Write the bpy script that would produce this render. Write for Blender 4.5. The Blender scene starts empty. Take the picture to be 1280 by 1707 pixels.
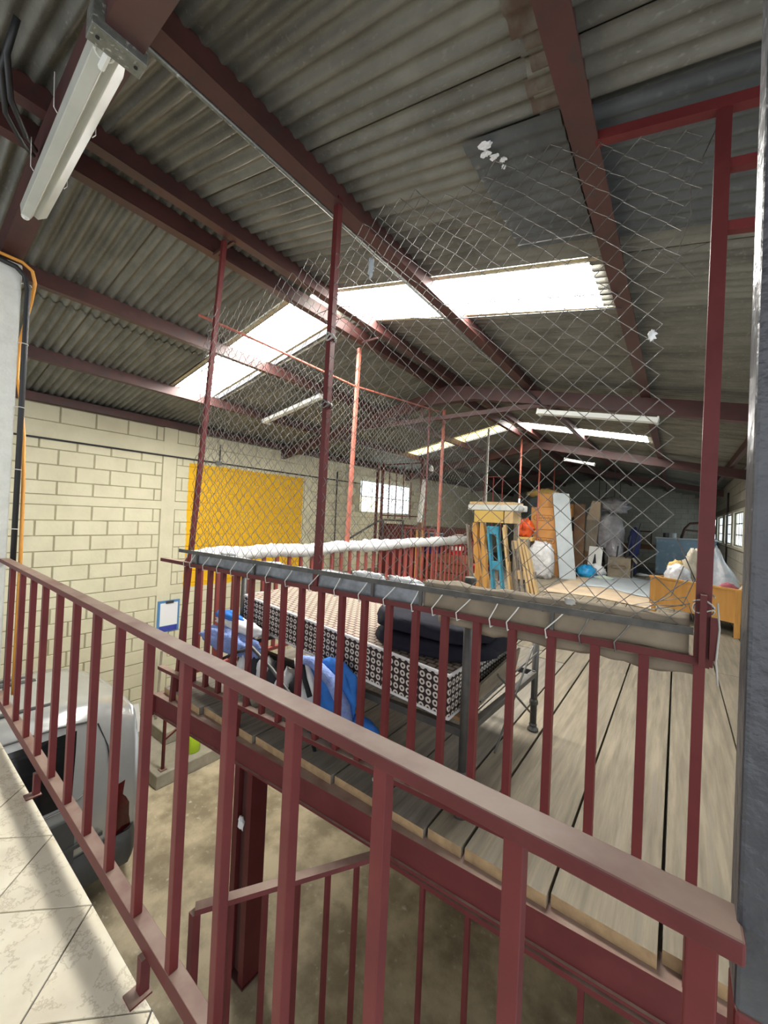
import bpy, math, random
from mathutils import Vector, Matrix, noise
random.seed(7)
R = math.radians
scn = bpy.context.scene
col = scn.collection
ZO = 3.5                       # camera-relative heights + ZO = height above the ground floor

# ------------------------------------------------------------------ camera
cd = bpy.data.cameras.new('camera'); cam = bpy.data.objects.new('camera', cd); col.objects.link(cam)
cd.sensor_fit = 'HORIZONTAL'; cd.sensor_width = 36.0; cd.lens = 36.0 * 655 / 1280; cd.clip_start = .02
yaw, pit, rol = R(36.8), R(.6), R(2.6)
fw = Vector((-math.sin(yaw) * math.cos(pit), math.cos(yaw) * math.cos(pit), math.sin(pit)))
rt0 = Vector((math.cos(yaw), math.sin(yaw), 0)); up0 = rt0.cross(fw)
rt = rt0 * math.cos(rol) + up0 * math.sin(rol); up = -rt0 * math.sin(rol) + up0 * math.cos(rol)
m = Matrix.Identity(4)
for i in range(3):
    m[i][0], m[i][1], m[i][2] = rt[i], up[i], -fw[i]
m[2][3] = ZO
cam.matrix_world = m
scn.camera = cam

# ------------------------------------------------------------------ daylight
w = bpy.data.worlds.new('sky'); scn.world = w; w.use_nodes = True
bg = w.node_tree.nodes['Background']; bg.inputs[0].default_value = (.93, .96, 1, 1); bg.inputs[1].default_value = 1.3
scn.view_settings.view_transform = 'Standard'
scn.view_settings.look = 'None'
scn.view_settings.gamma = 1.0
scn.view_settings.use_curve_mapping = False
scn.view_settings.exposure = 0.5
SKYLIGHT_E, PANE_E = 30.0, 2.2

# ------------------------------------------------------------------ materials
MATS = {}
def mat(name, c1, c2=None, rough=.7, metal=0., scale=4., detail=6., bump=0., bscale=None, dust=0., dustcol=(.42, .34, .27),
        stretch=(1, 1, 1), emit=None, es=0., lo=.35, hi=.65, spec=.5, speck=None, alpha=1., trans=0.):
    mt = bpy.data.materials.new(name); mt.use_nodes = True; nt = mt.node_tree; N = nt.nodes; L = nt.links
    b = N['Principled BSDF']; b.inputs['Roughness'].default_value = rough; b.inputs['Metallic'].default_value = metal
    b.inputs['Specular IOR Level'].default_value = spec
    b.inputs['Base Color'].default_value = (*c1, 1)
    tc = N.new('ShaderNodeTexCoord'); oi = N.new('ShaderNodeObjectInfo')
    ad = N.new('ShaderNodeVectorMath'); ad.operation = 'MULTIPLY_ADD'
    cm = N.new('ShaderNodeCombineXYZ')
    for k in range(3):
        mu = N.new('ShaderNodeMath'); mu.operation = 'MULTIPLY'; mu.inputs[1].default_value = (17., 31., 23.)[k]
        L.new(oi.outputs['Random'], mu.inputs[0]); L.new(mu.outputs[0], cm.inputs[k])
    ad.inputs[1].default_value = stretch
    L.new(tc.outputs['Object'], ad.inputs[0]); L.new(cm.outputs[0], ad.inputs[2])
    vec = ad.outputs[0]
    cur = None
    if c2 is not None:
        nz = N.new('ShaderNodeTexNoise'); nz.inputs['Scale'].default_value = scale; nz.inputs['Detail'].default_value = detail
        nz.inputs['Roughness'].default_value = .62
        L.new(vec, nz.inputs['Vector'])
        rp = N.new('ShaderNodeValToRGB'); rp.color_ramp.elements[0].position = lo; rp.color_ramp.elements[1].position = hi
        rp.color_ramp.elements[0].color = (*c1, 1); rp.color_ramp.elements[1].color = (*c2, 1)
        L.new(nz.outputs['Fac'], rp.inputs['Fac']); cur = rp.outputs['Color']
    if speck:
        nz = N.new('ShaderNodeTexNoise'); nz.inputs['Scale'].default_value = speck[1]; nz.inputs['Detail'].default_value = 5
        L.new(vec, nz.inputs['Vector'])
        mr = N.new('ShaderNodeMapRange'); mr.inputs[1].default_value = speck[2]; mr.inputs[2].default_value = speck[3]
        L.new(nz.outputs['Fac'], mr.inputs[0])
        mx = N.new('ShaderNodeMix'); mx.data_type = 'RGBA'; L.new(mr.outputs[0], mx.inputs[0])
        if cur: L.new(cur, mx.inputs[6])
        else: mx.inputs[6].default_value = (*c1, 1)
        mx.inputs[7].default_value = (*speck[0], 1); cur = mx.outputs[2]
    if dust:
        ge = N.new('ShaderNodeNewGeometry'); sp = N.new('ShaderNodeSeparateXYZ'); L.new(ge.outputs['Normal'], sp.inputs[0])
        mr = N.new('ShaderNodeMapRange'); mr.inputs[1].default_value = .75; mr.inputs[2].default_value = .98; mr.inputs[4].default_value = dust
        L.new(sp.outputs['Z'], mr.inputs[0])
        nd = N.new('ShaderNodeTexNoise'); nd.inputs['Scale'].default_value = 9; nd.inputs['Detail'].default_value = 8; L.new(tc.outputs['Object'], nd.inputs['Vector'])
        m2 = N.new('ShaderNodeMath'); m2.operation = 'MULTIPLY'
        m3 = N.new('ShaderNodeMapRange'); m3.inputs[1].default_value = .3; m3.inputs[2].default_value = .6; m3.inputs[3].default_value = .45; L.new(nd.outputs['Fac'], m3.inputs[0])
        L.new(mr.outputs[0], m2.inputs[0]); L.new(m3.outputs[0], m2.inputs[1])
        mx = N.new('ShaderNodeMix'); mx.data_type = 'RGBA'; L.new(m2.outputs[0], mx.inputs[0])
        if cur: L.new(cur, mx.inputs[6])
        else: mx.inputs[6].default_value = (*c1, 1)
        mx.inputs[7].default_value = (*dustcol, 1); cur = mx.outputs[2]
    if cur: L.new(cur, b.inputs['Base Color'])
    if bump:
        nb = N.new('ShaderNodeTexNoise'); nb.inputs['Scale'].default_value = bscale or scale * 3; nb.inputs['Detail'].default_value = 6
        L.new(vec, nb.inputs['Vector'])
        bp = N.new('ShaderNodeBump'); bp.inputs['Strength'].default_value = bump; bp.inputs['Distance'].default_value = .01
        L.new(nb.outputs['Fac'], bp.inputs['Height']); L.new(bp.outputs[0], b.inputs['Normal'])
    if emit:
        b.inputs['Emission Color'].default_value = (*emit, 1); b.inputs['Emission Strength'].default_value = es
    if trans:
        b.inputs['Transmission Weight'].default_value = trans
    b.inputs['Alpha'].default_value = alpha
    MATS[name] = mt
    return mt

RED = mat('maroon_paint', (.085, .014, .014), (.11, .02, .02), rough=.5, spec=.3, scale=6, dust=.85, dustcol=(.30, .22, .17))
REDL = mat('maroon_paint_light', (.105, .015, .016), (.13, .021, .021), rough=.5, spec=.3, scale=6, dust=.4, dustcol=(.36, .24, .18))
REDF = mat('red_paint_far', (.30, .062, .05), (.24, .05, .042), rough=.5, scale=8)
SALM = mat('red_oxide_primer', (.46, .13, .085), (.36, .10, .07), rough=.6, scale=5)
RAFT = mat('rafter_paint', (.085, .030, .026), (.055, .022, .02), rough=.5, scale=3, speck=((.05, .03, .028), 12, .6, .72))
ROOF = mat('galvanised_sheet', (.23, .225, .19), (.12, .118, .10), rough=.55, metal=.35, scale=2.2, stretch=(1, 2.2, 1), speck=((.235, .23, .20), 38, .58, .74), bump=.15, bscale=60)
ROOFB = mat('galvanised_sheet_bluish', (.135, .15, .155), (.085, .095, .10), rough=.5, metal=.4, scale=3, speck=((.155, .17, .175), 30, .6, .75))
ROOFR = mat('rusted_sheet', (.11, .07, .05), (.19, .18, .15), rough=.8, scale=9)
SKYL = mat('skylight_sheet', (.9, .9, .86), rough=.5, emit=(1, .98, .93), es=SKYLIGHT_E)
SKYY = mat('yellowed_skylight_sheet', (.8, .7, .35), rough=.5, emit=(1, .84, .36), es=2.2)
FRNG = mat('skylight_edge', (.55, .47, .28), (.35, .3, .2), rough=.6, scale=20)
GALV = mat('galvanised_steel', (.26, .27, .25), (.17, .18, .165), rough=.45, metal=.7, scale=25, speck=((.55, .56, .54), 60, .6, .7))
CONC = mat('ground_concrete', (.54, .46, .31), (.25, .205, .13), rough=.6, scale=2.6, detail=12, lo=.38, hi=.62, speck=((.6, .55, .43), 16, .62, .78), bump=.2, bscale=18)
STEPC = mat('step_concrete', (.36, .33, .26), (.27, .245, .19), rough=.9, scale=6, bump=.3)
TILE = mat('cream_tile', (.82, .77, .62), (.73, .66, .50), rough=.14, scale=4, detail=10, bump=.02)
def veins(mt, scale, col, wdt):
    nt = mt.node_tree; N = nt.nodes; L = nt.links; b = N['Principled BSDF']; src = b.inputs['Base Color'].links[0].from_socket
    nz = N.new('ShaderNodeTexNoise'); nz.inputs['Scale'].default_value = scale; nz.inputs['Detail'].default_value = 8; nz.inputs['Roughness'].default_value = .65
    vec = [n for n in N if n.type == 'VECT_MATH'][0]; L.new(vec.outputs[0], nz.inputs['Vector'])
    a = N.new('ShaderNodeMath'); a.operation = 'SUBTRACT'; a.inputs[1].default_value = .5; L.new(nz.outputs['Fac'], a.inputs[0])
    c = N.new('ShaderNodeMath'); c.operation = 'ABSOLUTE'; L.new(a.outputs[0], c.inputs[0])
    mr = N.new('ShaderNodeMapRange'); mr.inputs[1].default_value = 0; mr.inputs[2].default_value = wdt; mr.inputs[3].default_value = .55; mr.inputs[4].default_value = 0; L.new(c.outputs[0], mr.inputs[0])
    mx = N.new('ShaderNodeMix'); mx.data_type = 'RGBA'; L.new(mr.outputs[0], mx.inputs[0]); L.new(src, mx.inputs[6]); mx.inputs[7].default_value = (*col, 1); L.new(mx.outputs[2], b.inputs['Base Color'])
veins(TILE, 7, (.42, .35, .24), .018)
GROUT = mat('dark_grout', (.10, .095, .10), rough=.9)
SLAB = mat('slab_concrete', (.33, .31, .28), (.25, .235, .21), rough=.9, scale=5)
PLANK = mat('deck_plank', (.25, .212, .15), (.15, .125, .088), rough=.8, scale=3.2, detail=9, stretch=(9, .55, 4), speck=((.19, .165, .13), 3.0, .55, .75), bump=.35, bscale=9)
PLANKD = mat('deck_plank_grey', (.22, .195, .155), (.13, .115, .092), rough=.85, scale=3.2, detail=9, stretch=(9, .55, 4), bump=.35, bscale=9)
PEND = mat('plank_end_wood', (.36, .24, .12), (.24, .155, .08), rough=.85, scale=18)
WHITECOL = mat('white_plaster', (.66, .67, .63), (.58, .59, .55), rough=.85, scale=14, bump=.35, bscale=55)
BLACKP = mat('black_gloss_paint', (.035, .038, .046), (.055, .058, .066), rough=.33, scale=14, bump=.45, bscale=45, spec=.55)
BLKCAB = mat('black_cable', (.015, .016, .018), rough=.5)
ORNG = mat('orange_conduit', (.72, .33, .05), (.6, .26, .04), rough=.5, scale=9)
LAMPW = mat('lamp_enamel', (.50, .51, .45), (.44, .45, .40), rough=.3, scale=5)
LAMPF = mat('lamp_enamel_clean', (.72, .74, .70), rough=.35)
WIRE = mat('fence_wire', (.20, .195, .18), (.11, .10, .09), rough=.5, metal=.5, scale=30)
TIE = mat('tie_wire', (.62, .61, .57), rough=.45, metal=.2)
DKSTEEL = mat('dark_steel', (.055, .055, .053), (.085, .08, .072), rough=.5, metal=.3, scale=14, dust=.4, dustcol=(.3, .28, .25))
GREYPL = mat('grey_plastic_sheet', (.20, .22, .24), (.10, .11, .12), rough=.35, scale=14, bump=.4, bscale=22)
CARDB = mat('kraft_cardboard', (.25, .205, .145), (.17, .14, .10), rough=.85, scale=5, bump=.2)
CARDO = mat('orange_cardboard', (.62, .31, .10), (.55, .26, .08), rough=.8, scale=3)
CARDP = mat('pale_cardboard', (.50, .39, .27), (.42, .32, .22), rough=.85, scale=2.5)
INK = mat('brown_ink', (.16, .06, .03), rough=.8)
CLOTHW = mat('white_cloth', (.74, .74, .73), (.66, .66, .66), rough=.9, scale=9, bump=.5, bscale=20)
PUFF = mat('navy_quilt', (.010, .010, .017), (.015, .015, .024), rough=.75, spec=.15, scale=6, bump=.5, bscale=14)
FLEECE = mat('blue_fleece', (.17, .25, .52), (.25, .34, .62), rough=1, scale=40, bump=.8, bscale=90)
BLUE = mat('bright_blue_cloth', (.03, .19, .60), (.02, .12, .42), rough=.85, scale=9, bump=.4)
WHITEST = mat('white_print_cloth', (.72, .73, .72), (.60, .61, .61), rough=.9, scale=8, bump=.4)
BLKST = mat('black_print_cloth', (.02, .02, .024), rough=.9)
PLYW = mat('plywood', (.30, .17, .07), (.22, .12, .05), rough=.7, scale=4, stretch=(1, 6, 6))
PINE = mat('pine_wood', (.62, .44, .22), (.52, .35, .16), rough=.7, scale=4, stretch=(5, 5, .6))
PINEO = mat('ochre_wood', (.60, .32, .08), (.5, .25, .06), rough=.7, scale=5, stretch=(4, 4, .6))
GREYW = mat('weathered_wood', (.30, .25, .19), (.20, .165, .125), rough=.9, scale=5, stretch=(5, 5, .6))
TEALW = mat('teal_painted_wood', (.05, .30, .42), (.04, .22, .32), rough=.75, scale=7)
DRAWERW = mat('honey_oak', (.56, .29, .075), (.48, .235, .055), rough=.5, scale=3, stretch=(4, 4, .5))
WHITEP = mat('chipped_white_paint', (.66, .67, .62), (.45, .52, .52), rough=.7, scale=8, lo=.5, hi=.7)
FOAM = mat('white_foam', (.42, .46, .48), (.36, .40, .42), rough=.8, scale=4)
PLASTIC = mat('clear_white_plastic', (.62, .62, .62), (.42, .42, .43), rough=.25, scale=11, bump=.8, bscale=16)
GREYWRAP = mat('grey_plastic_wrap', (.34, .33, .34), (.22, .21, .22), rough=.3, scale=9, bump=.8, bscale=14)
BLUECAB = mat('blue_grey_cabinet', (.20, .32, .42), (.15, .25, .34), rough=.5, scale=2.5, speck=((.36, .46, .53), 8, .56, .75))
TARP = mat('cyan_tarp', (.02, .32, .62), (.015, .22, .48), rough=.4, scale=8, bump=.6)
DARK = mat('dark_void', (.012, .012, .012), rough=.9)
BLKPL = mat('black_plastic', (.02, .021, .023), rough=.45)
BRASS = mat('yellow_sheet', (.62, .42, .10), (.55, .36, .09), rough=.6, scale=6)
ORBAG = mat('orange_bag', (.72, .12, .02), (.58, .07, .02), rough=.5, scale=8, bump=.4)
STRAW = mat('straw_yellow', (.66, .46, .16), (.52, .33, .1), rough=.9, scale=14, bump=.8)
LIME = mat('lime_plastic', (.42, .62, .02), (.37, .55, .02), rough=.4, scale=5)
REDPL = mat('red_plastic', (.60, .02, .03), rough=.4)
BLUEPL = mat('blue_plastic', (.05, .06, .32), rough=.4)
GREYPLA = mat('grey_plastic', (.2, .24, .28), rough=.5)
WHITEB = mat('white_board', (.72, .72, .68), (.64, .64, .6), rough=.6, scale=6)
BARK = mat('rotten_wood', (.16, .075, .04), (.07, .04, .025), rough=.95, scale=9, bump=.8, bscale=14, stretch=(3, 3, .8))
VAN = mat('silver_car_paint', (.46, .47, .46), (.42, .43, .42), rough=.22, metal=.45, scale=3)
VANG = mat('car_window_glass', (.008, .009, .010), rough=.06, spec=.6)
VANB = mat('grey_bumper_plastic', (.065, .067, .066), (.05, .052, .052), rough=.55, scale=7)
TAIL = mat('tail_light_lens', (.07, .005, .006), (.035, .003, .004), rough=.15, scale=6)
RUBR = mat('rubber', (.014, .014, .014), rough=.8)
CHROME = mat('chrome', (.6, .6, .6), rough=.15, metal=1)
DKWOOD = mat('dark_brown_wood', (.075, .03, .02), (.05, .02, .014), rough=.5, scale=5)
BRWOOD = mat('brown_wood', (.22, .12, .06), (.15, .08, .04), rough=.7, scale=5)
BARM = mat('dirty_bar', (.05, .05, .047), (.09, .085, .075), rough=.7, scale=18)
PAPER = mat('white_paper', (.78, .78, .78), rough=.8)
NAVYC = mat('navy_fabric', (.02, .03, .11), rough=.8)
PINK = mat('pink_cloth', (.5, .16, .2), (.42, .1, .14), rough=.9, scale=9)
FRAME = mat('cream_window_frame', (.55, .52, .42), (.48, .45, .36), rough=.7, scale=9)
PANE = mat('frosted_pane', (.75, .85, .9), rough=.3, emit=(.80, .93, 1.), es=PANE_E)
PANEY = mat('frosted_pane_warm', (.85, .85, .7), rough=.3, emit=(1, .94, .70), es=PANE_E * .8)
ROPE = mat('white_rope', (.36, .35, .32), rough=.9)

def dots_mat():
    """near-black mattress border printed with white rings"""
    mt = bpy.data.materials.new('ring_print_fabric'); mt.use_nodes = True; nt = mt.node_tree; N = nt.nodes; L = nt.links
    b = N['Principled BSDF']; b.inputs['Roughness'].default_value = .8
    uv = N.new('ShaderNodeUVMap')
    vm = N.new('ShaderNodeVectorMath'); vm.operation = 'FRACTION'; L.new(uv.outputs[0], vm.inputs[0])
    sb = N.new('ShaderNodeVectorMath'); sb.operation = 'SUBTRACT'; sb.inputs[1].default_value = (.5, .5, 0); L.new(vm.outputs[0], sb.inputs[0])
    ln = N.new('ShaderNodeVectorMath'); ln.operation = 'LENGTH'; L.new(sb.outputs[0], ln.inputs[0])
    a = N.new('ShaderNodeMath'); a.operation = 'LESS_THAN'; a.inputs[1].default_value = .40; L.new(ln.outputs['Value'], a.inputs[0])
    c = N.new('ShaderNodeMath'); c.operation = 'GREATER_THAN'; c.inputs[1].default_value = .17; L.new(ln.outputs['Value'], c.inputs[0])
    mu = N.new('ShaderNodeMath'); mu.operation = 'MULTIPLY'; L.new(a.outputs[0], mu.inputs[0]); L.new(c.outputs[0], mu.inputs[1])
    mx = N.new('ShaderNodeMix'); mx.data_type = 'RGBA'; L.new(mu.outputs[0], mx.inputs[0])
    mx.inputs[6].default_value = (.018, .008, .008, 1); mx.inputs[7].default_value = (.58, .54, .48, 1)
    L.new(mx.outputs[2], b.inputs['Base Color'])
    return mt
RINGS = dots_mat()
def honey_mat():
    """cream mattress top with a dark brick-like stitched pattern"""
    mt = bpy.data.materials.new('brick_print_fabric'); mt.use_nodes = True; nt = mt.node_tree; N = nt.nodes; L = nt.links
    b = N['Principled BSDF']; b.inputs['Roughness'].default_value = .85
    uv = N.new('ShaderNodeUVMap'); br = N.new('ShaderNodeTexBrick'); L.new(uv.outputs[0], br.inputs['Vector'])
    br.inputs['Scale'].default_value = 1; br.inputs['Color1'].default_value = (.34, .285, .22, 1); br.inputs['Color2'].default_value = (.30, .255, .20, 1)
    br.inputs['Mortar'].default_value = (.10, .05, .04, 1); br.inputs['Mortar Size'].default_value = .11; br.inputs['Mortar Smooth'].default_value = .2
    br.inputs['Brick Width'].default_value = 1.; br.inputs['Row Height'].default_value = .8
    L.new(br.outputs['Color'], b.inputs['Base Color'])
    return mt
HONEY = honey_mat()

def wall_mat(name, base, base2, groove=False):
    """cream block paint; a yellow painted field and a darker unpainted foot where the real wall has them"""
    mt = bpy.data.materials.new(name); mt.use_nodes = True; nt = mt.node_tree; N = nt.nodes; L = nt.links
    b = N['Principled BSDF']; b.inputs['Roughness'].default_value = .75
    ge = N.new('ShaderNodeNewGeometry'); sp = N.new('ShaderNodeSeparateXYZ'); L.new(ge.outputs['Position'], sp.inputs[0])
    nz = N.new('ShaderNodeTexNoise'); nz.inputs['Scale'].default_value = 3.5; nz.inputs['Detail'].default_value = 9; L.new(ge.outputs['Position'], nz.inputs['Vector'])
    rp = N.new('ShaderNodeValToRGB'); rp.color_ramp.elements[0].position = .35; rp.color_ramp.elements[1].position = .7
    rp.color_ramp.elements[0].color = (*base, 1); rp.color_ramp.elements[1].color = (*base2, 1); L.new(nz.outputs['Fac'], rp.inputs[0])
    n2 = N.new('ShaderNodeTexNoise'); n2.inputs['Scale'].default_value = 14; L.new(ge.outputs['Position'], n2.inputs['Vector'])
    def edge(sock, lo, hi):
        outs = []
        for v, op in ((lo, 'GREATER_THAN'), (hi, 'LESS_THAN')):
            j = N.new('ShaderNodeMath'); j.operation = 'MULTIPLY_ADD'; j.inputs[1].default_value = .05; L.new(n2.outputs['Fac'], j.inputs[0]); L.new(sock, j.inputs[2])
            g = N.new('ShaderNodeMath'); g.operation = op; g.inputs[1].default_value = v; L.new(j.outputs[0], g.inputs[0]); outs.append(g.outputs[0])
        mm = N.new('ShaderNodeMath'); mm.operation = 'MULTIPLY'; L.new(outs[0], mm.inputs[0]); L.new(outs[1], mm.inputs[1]); return mm.outputs[0]
    ey = edge(sp.outputs['Y'], 3.27, 5.75); ez = edge(sp.outputs['Z'], ZO - 1.30, ZO + .76)
    mm = N.new('ShaderNodeMath'); mm.operation = 'MULTIPLY'; L.new(ey, mm.inputs[0]); L.new(ez, mm.inputs[1])
    ex = N.new('ShaderNodeMath'); ex.operation = 'LESS_THAN'; ex.inputs[1].default_value = -6; L.new(sp.outputs['X'], ex.inputs[0])
    m4 = N.new('ShaderNodeMath'); m4.operation = 'MULTIPLY'; L.new(mm.outputs[0], m4.inputs[0]); L.new(ex.outputs[0], m4.inputs[1])
    ry = N.new('ShaderNodeValToRGB'); ry.color_ramp.elements[0].color = (.80, .46, .004, 1); ry.color_ramp.elements[1].color = (.72, .40, .005, 1); L.new(nz.outputs['Fac'], ry.inputs[0])
    mx = N.new('ShaderNodeMix'); mx.data_type = 'RGBA'; L.new(m4.outputs[0], mx.inputs[0]); L.new(rp.outputs[0], mx.inputs[6]); L.new(ry.outputs[0], mx.inputs[7])
    L.new(mx.outputs[2], b.inputs['Base Color'])
    bp = N.new('ShaderNodeBump'); bp.inputs['Strength'].default_value = .35; bp.inputs['Distance'].default_value = .01
    n3 = N.new('ShaderNodeTexNoise'); n3.inputs['Scale'].default_value = 22; n3.inputs['Detail'].default_value = 8; L.new(ge.outputs['Position'], n3.inputs['Vector'])
    L.new(n3.outputs['Fac'], bp.inputs['Height']); L.new(bp.outputs[0], b.inputs['Normal'])
    return mt
BLOCK = wall_mat('cream_block_paint', (.66, .62, .44), (.59, .55, .385))
MORTAR = wall_mat('cream_mortar_shade_dirt', (.40, .365, .24), (.31, .28, .18))  # same paint as the blocks; groove shade and slight dirt darken this colour
GREYBL = mat('bare_grey_block', (.40, .385, .32), (.33, .315, .26), rough=.85, scale=3, bump=.3)
GREYMO = mat('bare_grey_mortar', (.22, .21, .175), rough=.9)

# ------------------------------------------------------------------ mesh building
ORG = {}       # world origin of each built object (camera-relative heights)
class MB:
    def __init__(s): s.v = []; s.f = []; s.mi = []; s.uv = {}
    def add(s, vs, fs, mi=0):
        o = len(s.v); s.v += [tuple(p) for p in vs]
        for f in fs: s.f.append(tuple(i + o for i in f)); s.mi.append(mi)
        return s
    def box(s, x0, x1, y0, y1, z0, z1, mi=0):
        return s.add([(x, y, z) for z in (z0, z1) for y in (y0, y1) for x in (x0, x1)],
                     [(0, 2, 3, 1), (4, 5, 7, 6), (0, 1, 5, 4), (2, 6, 7, 3), (0, 4, 6, 2), (1, 3, 7, 5)], mi)
    def bar(s, a, b, w, h, upv=(0, 0, 1), mi=0, w2=None, h2=None):
        """rectangular bar from a to b; w across, h along upv"""
        a, b = Vector(a), Vector(b); d = (b - a).normalized(); u = Vector(upv); sd = d.cross(u)
        if sd.length < 1e-5: sd = d.cross(Vector((1, 0, 0)))
        sd.normalize(); u = sd.cross(d).normalized()
        vs = []
        for p, ww, hh in ((a, w, h), (b, w2 or w, h2 or h)):
            for sx, sz in ((-1, -1), (1, -1), (1, 1), (-1, 1)): vs.append(p + sd * sx * ww / 2 + u * sz * hh / 2)
        return s.add(vs, [(0, 3, 2, 1), (4, 5, 6, 7), (0, 1, 5, 4), (1, 2, 6, 5), (2, 3, 7, 6), (3, 0, 4, 7)], mi)
    def tube(s, pts, r, n=8, caps=True, mi=0, closed=False):
        pts = [Vector(p) for p in pts]; N = len(pts); rr = r if isinstance(r, (list, tuple)) else [r] * N
        prev = None; o = len(s.v)
        for i, p in enumerate(pts):
            d = (pts[min(i + 1, N - 1)] - pts[max(i - 1, 0)])
            d = d.normalized() if d.length > 1e-9 else Vector((0, 0, 1))
            if prev is None:
                q = Vector((0, 0, 1)) if abs(d.z) < .9 else Vector((1, 0, 0)); e1 = d.cross(q).normalized()
            else:
                e1 = prev - d * prev.dot(d); e1 = e1.normalized() if e1.length > 1e-6 else d.orthogonal().normalized()
            prev = e1; e2 = d.cross(e1)
            for k in range(n):
                t = 2 * math.pi * k / n; s.v.append(tuple(p + (e1 * math.cos(t) + e2 * math.sin(t)) * rr[i]))
        for i in range(N - 1):
            for k in range(n):
                a = o + i * n + k; b = o + i * n + (k + 1) % n
                s.f.append((a, b, b + n, a + n)); s.mi.append(mi)
        if caps:
            s.f.append(tuple(o + k for k in range(n))[::-1]); s.mi.append(mi)
            s.f.append(tuple(o + (N - 1) * n + k for k in range(n))); s.mi.append(mi)
        return s
    def prism(s, poly, ax, a0, a1, mi=0):
        """poly = 2D outline, extruded along axis ax"""
        def p3(p, t):
            return {'x': (t, p[0], p[1]), 'y': (p[0], t, p[1]), 'z': (p[0], p[1], t)}[ax]
        n = len(poly); vs = [p3(p, a0) for p in poly] + [p3(p, a1) for p in poly]
        return s.add(vs, [tuple(range(n))[::-1], tuple(range(n, 2 * n))] + [(i, (i + 1) % n, (i + 1) % n + n, i + n) for i in range(n)], mi)
    def lathe(s, prof, c, n=20, mi=0):
        o = len(s.v); m_ = len(prof)
        for r_, z in prof:
            for k in range(n):
                t = 2 * math.pi * k / n; s.v.append((c[0] + r_ * math.cos(t), c[1] + r_ * math.sin(t), c[2] + z))
        for i in range(m_ - 1):
            for k in range(n):
                a = o + i * n + k; b = o + i * n + (k + 1) % n; s.f.append((a, b, b + n, a + n)); s.mi.append(mi)
        s.f.append(tuple(o + k for k in range(n))[::-1]); s.mi.append(mi)
        s.f.append(tuple(o + (m_ - 1) * n + k for k in range(n))); s.mi.append(mi)
        return s
    def grid(s, fn, nu, nv, mi=0, wrap=False, uvfn=None):
        o = len(s.v)
        for j in range(nv + 1):
            for i in range(nu + 1): s.v.append(tuple(fn(i / nu, j / nv)))
        for j in range(nv):
            for i in range(nu):
                a = o + j * (nu + 1) + i; s.f.append((a, a + 1, a + nu + 2, a + nu + 1)); s.mi.append(mi)
        return s
    def blob(s, c, r, seed=0, amp=.2, fr=2.2, nu=24, nv=14, mi=0, flat=None, rot=0., pw=1.0):
        """lumpy closed body (sacks, quilts, bundles); flat = lowest z"""
        c = Vector(c); o = len(s.v); vs = []
        for j in range(nv + 1):
            ph = math.pi * j / nv
            for i in range(nu):
                th = 2 * math.pi * i / nu
                d = Vector((math.sin(ph) * math.cos(th), math.sin(ph) * math.sin(th), math.cos(ph)))
                e = Vector([math.copysign(abs(q) ** pw, q) for q in d])
                k = 1 + amp * noise.noise(d * fr + Vector((seed * 7.3, seed * 3.1, seed))) + amp * .5 * noise.noise(d * fr * 2.3 + Vector((seed, 9, 4)))
                p = Vector((e.x * r[0], e.y * r[1], e.z * r[2])) * k
                p = Matrix.Rotation(rot, 3, 'Z') @ p + c
                if flat is not None and p.z < flat: p.z = flat
                vs.append(tuple(p))
        s.v += vs
        for j in range(nv):
            for i in range(nu):
                a = o + j * nu + i; b = o + j * nu + (i + 1) % nu; s.f.append((a, a + nu, b + nu, b)); s.mi.append(mi)
        return s
    def build(s, name, mats, parent=None, smooth=False, org=None, bevel=0., uvs=None):
        me = bpy.data.meshes.new(name)
        if parent is not None: O = Vector(ORG[parent.name])
        elif org is not None: O = Vector(org)
        else:
            xs = [p[0] for p in s.v]; ys = [p[1] for p in s.v]; zs = [p[2] for p in s.v]
            O = Vector(((min(xs) + max(xs)) / 2, (min(ys) + max(ys)) / 2, min(zs)))
        me.from_pydata([(p[0] - O.x, p[1] - O.y, p[2] - O.z) for p in s.v], [], s.f)
        for q in (mats if isinstance(mats, (list, tuple)) else [mats]): me.materials.append(q)
        me.polygons.foreach_set('material_index', s.mi)
        if smooth: me.polygons.foreach_set('use_smooth', [True] * len(s.f))
        if uvs:
            ul = me.uv_layers.new(name='UVMap')
            for p in me.polygons:
                for li in p.loop_indices:
                    ul.data[li].uv = uvs(Vector(s.v[me.loops[li].vertex_index]), p)
        me.update()
        ob = bpy.data.objects.new(name, me); col.objects.link(ob)
        if parent is not None: ob.parent = parent
        else: ob.location = (O.x, O.y, O.z + ZO)
        ORG[ob.name] = tuple(O)
        if bevel:
            bv = ob.modifiers.new('bevel', 'BEVEL'); bv.width = bevel; bv.segments = 2; bv.limit_method = 'ANGLE'
        return ob
def thing(name, label, cat, loc, group=None, kind=None):
    e = bpy.data.objects.new(name, None); col.objects.link(e); e.location = (loc[0], loc[1], loc[2] + ZO); e.empty_display_size = .05
    ORG[e.name] = tuple(loc); return tag(e, label, cat, group, kind)
def tag(o, label=None, cat=None, group=None, kind=None):
    if label: o['label'] = label
    if cat: o['category'] = cat
    if group: o['group'] = group
    if kind: o['kind'] = kind
    return o
def lerp(a, b, t): return Vector(a) * (1 - t) + Vector(b) * t
def dupe(ob, dx=(0, 0, 0), parent=None):
    c = ob.copy(); col.objects.link(c); c.location = ob.location + Vector(dx)
    if parent: c.parent = parent
    ORG[c.name] = ORG.get(ob.name, (0, 0, 0)); return c

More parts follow.
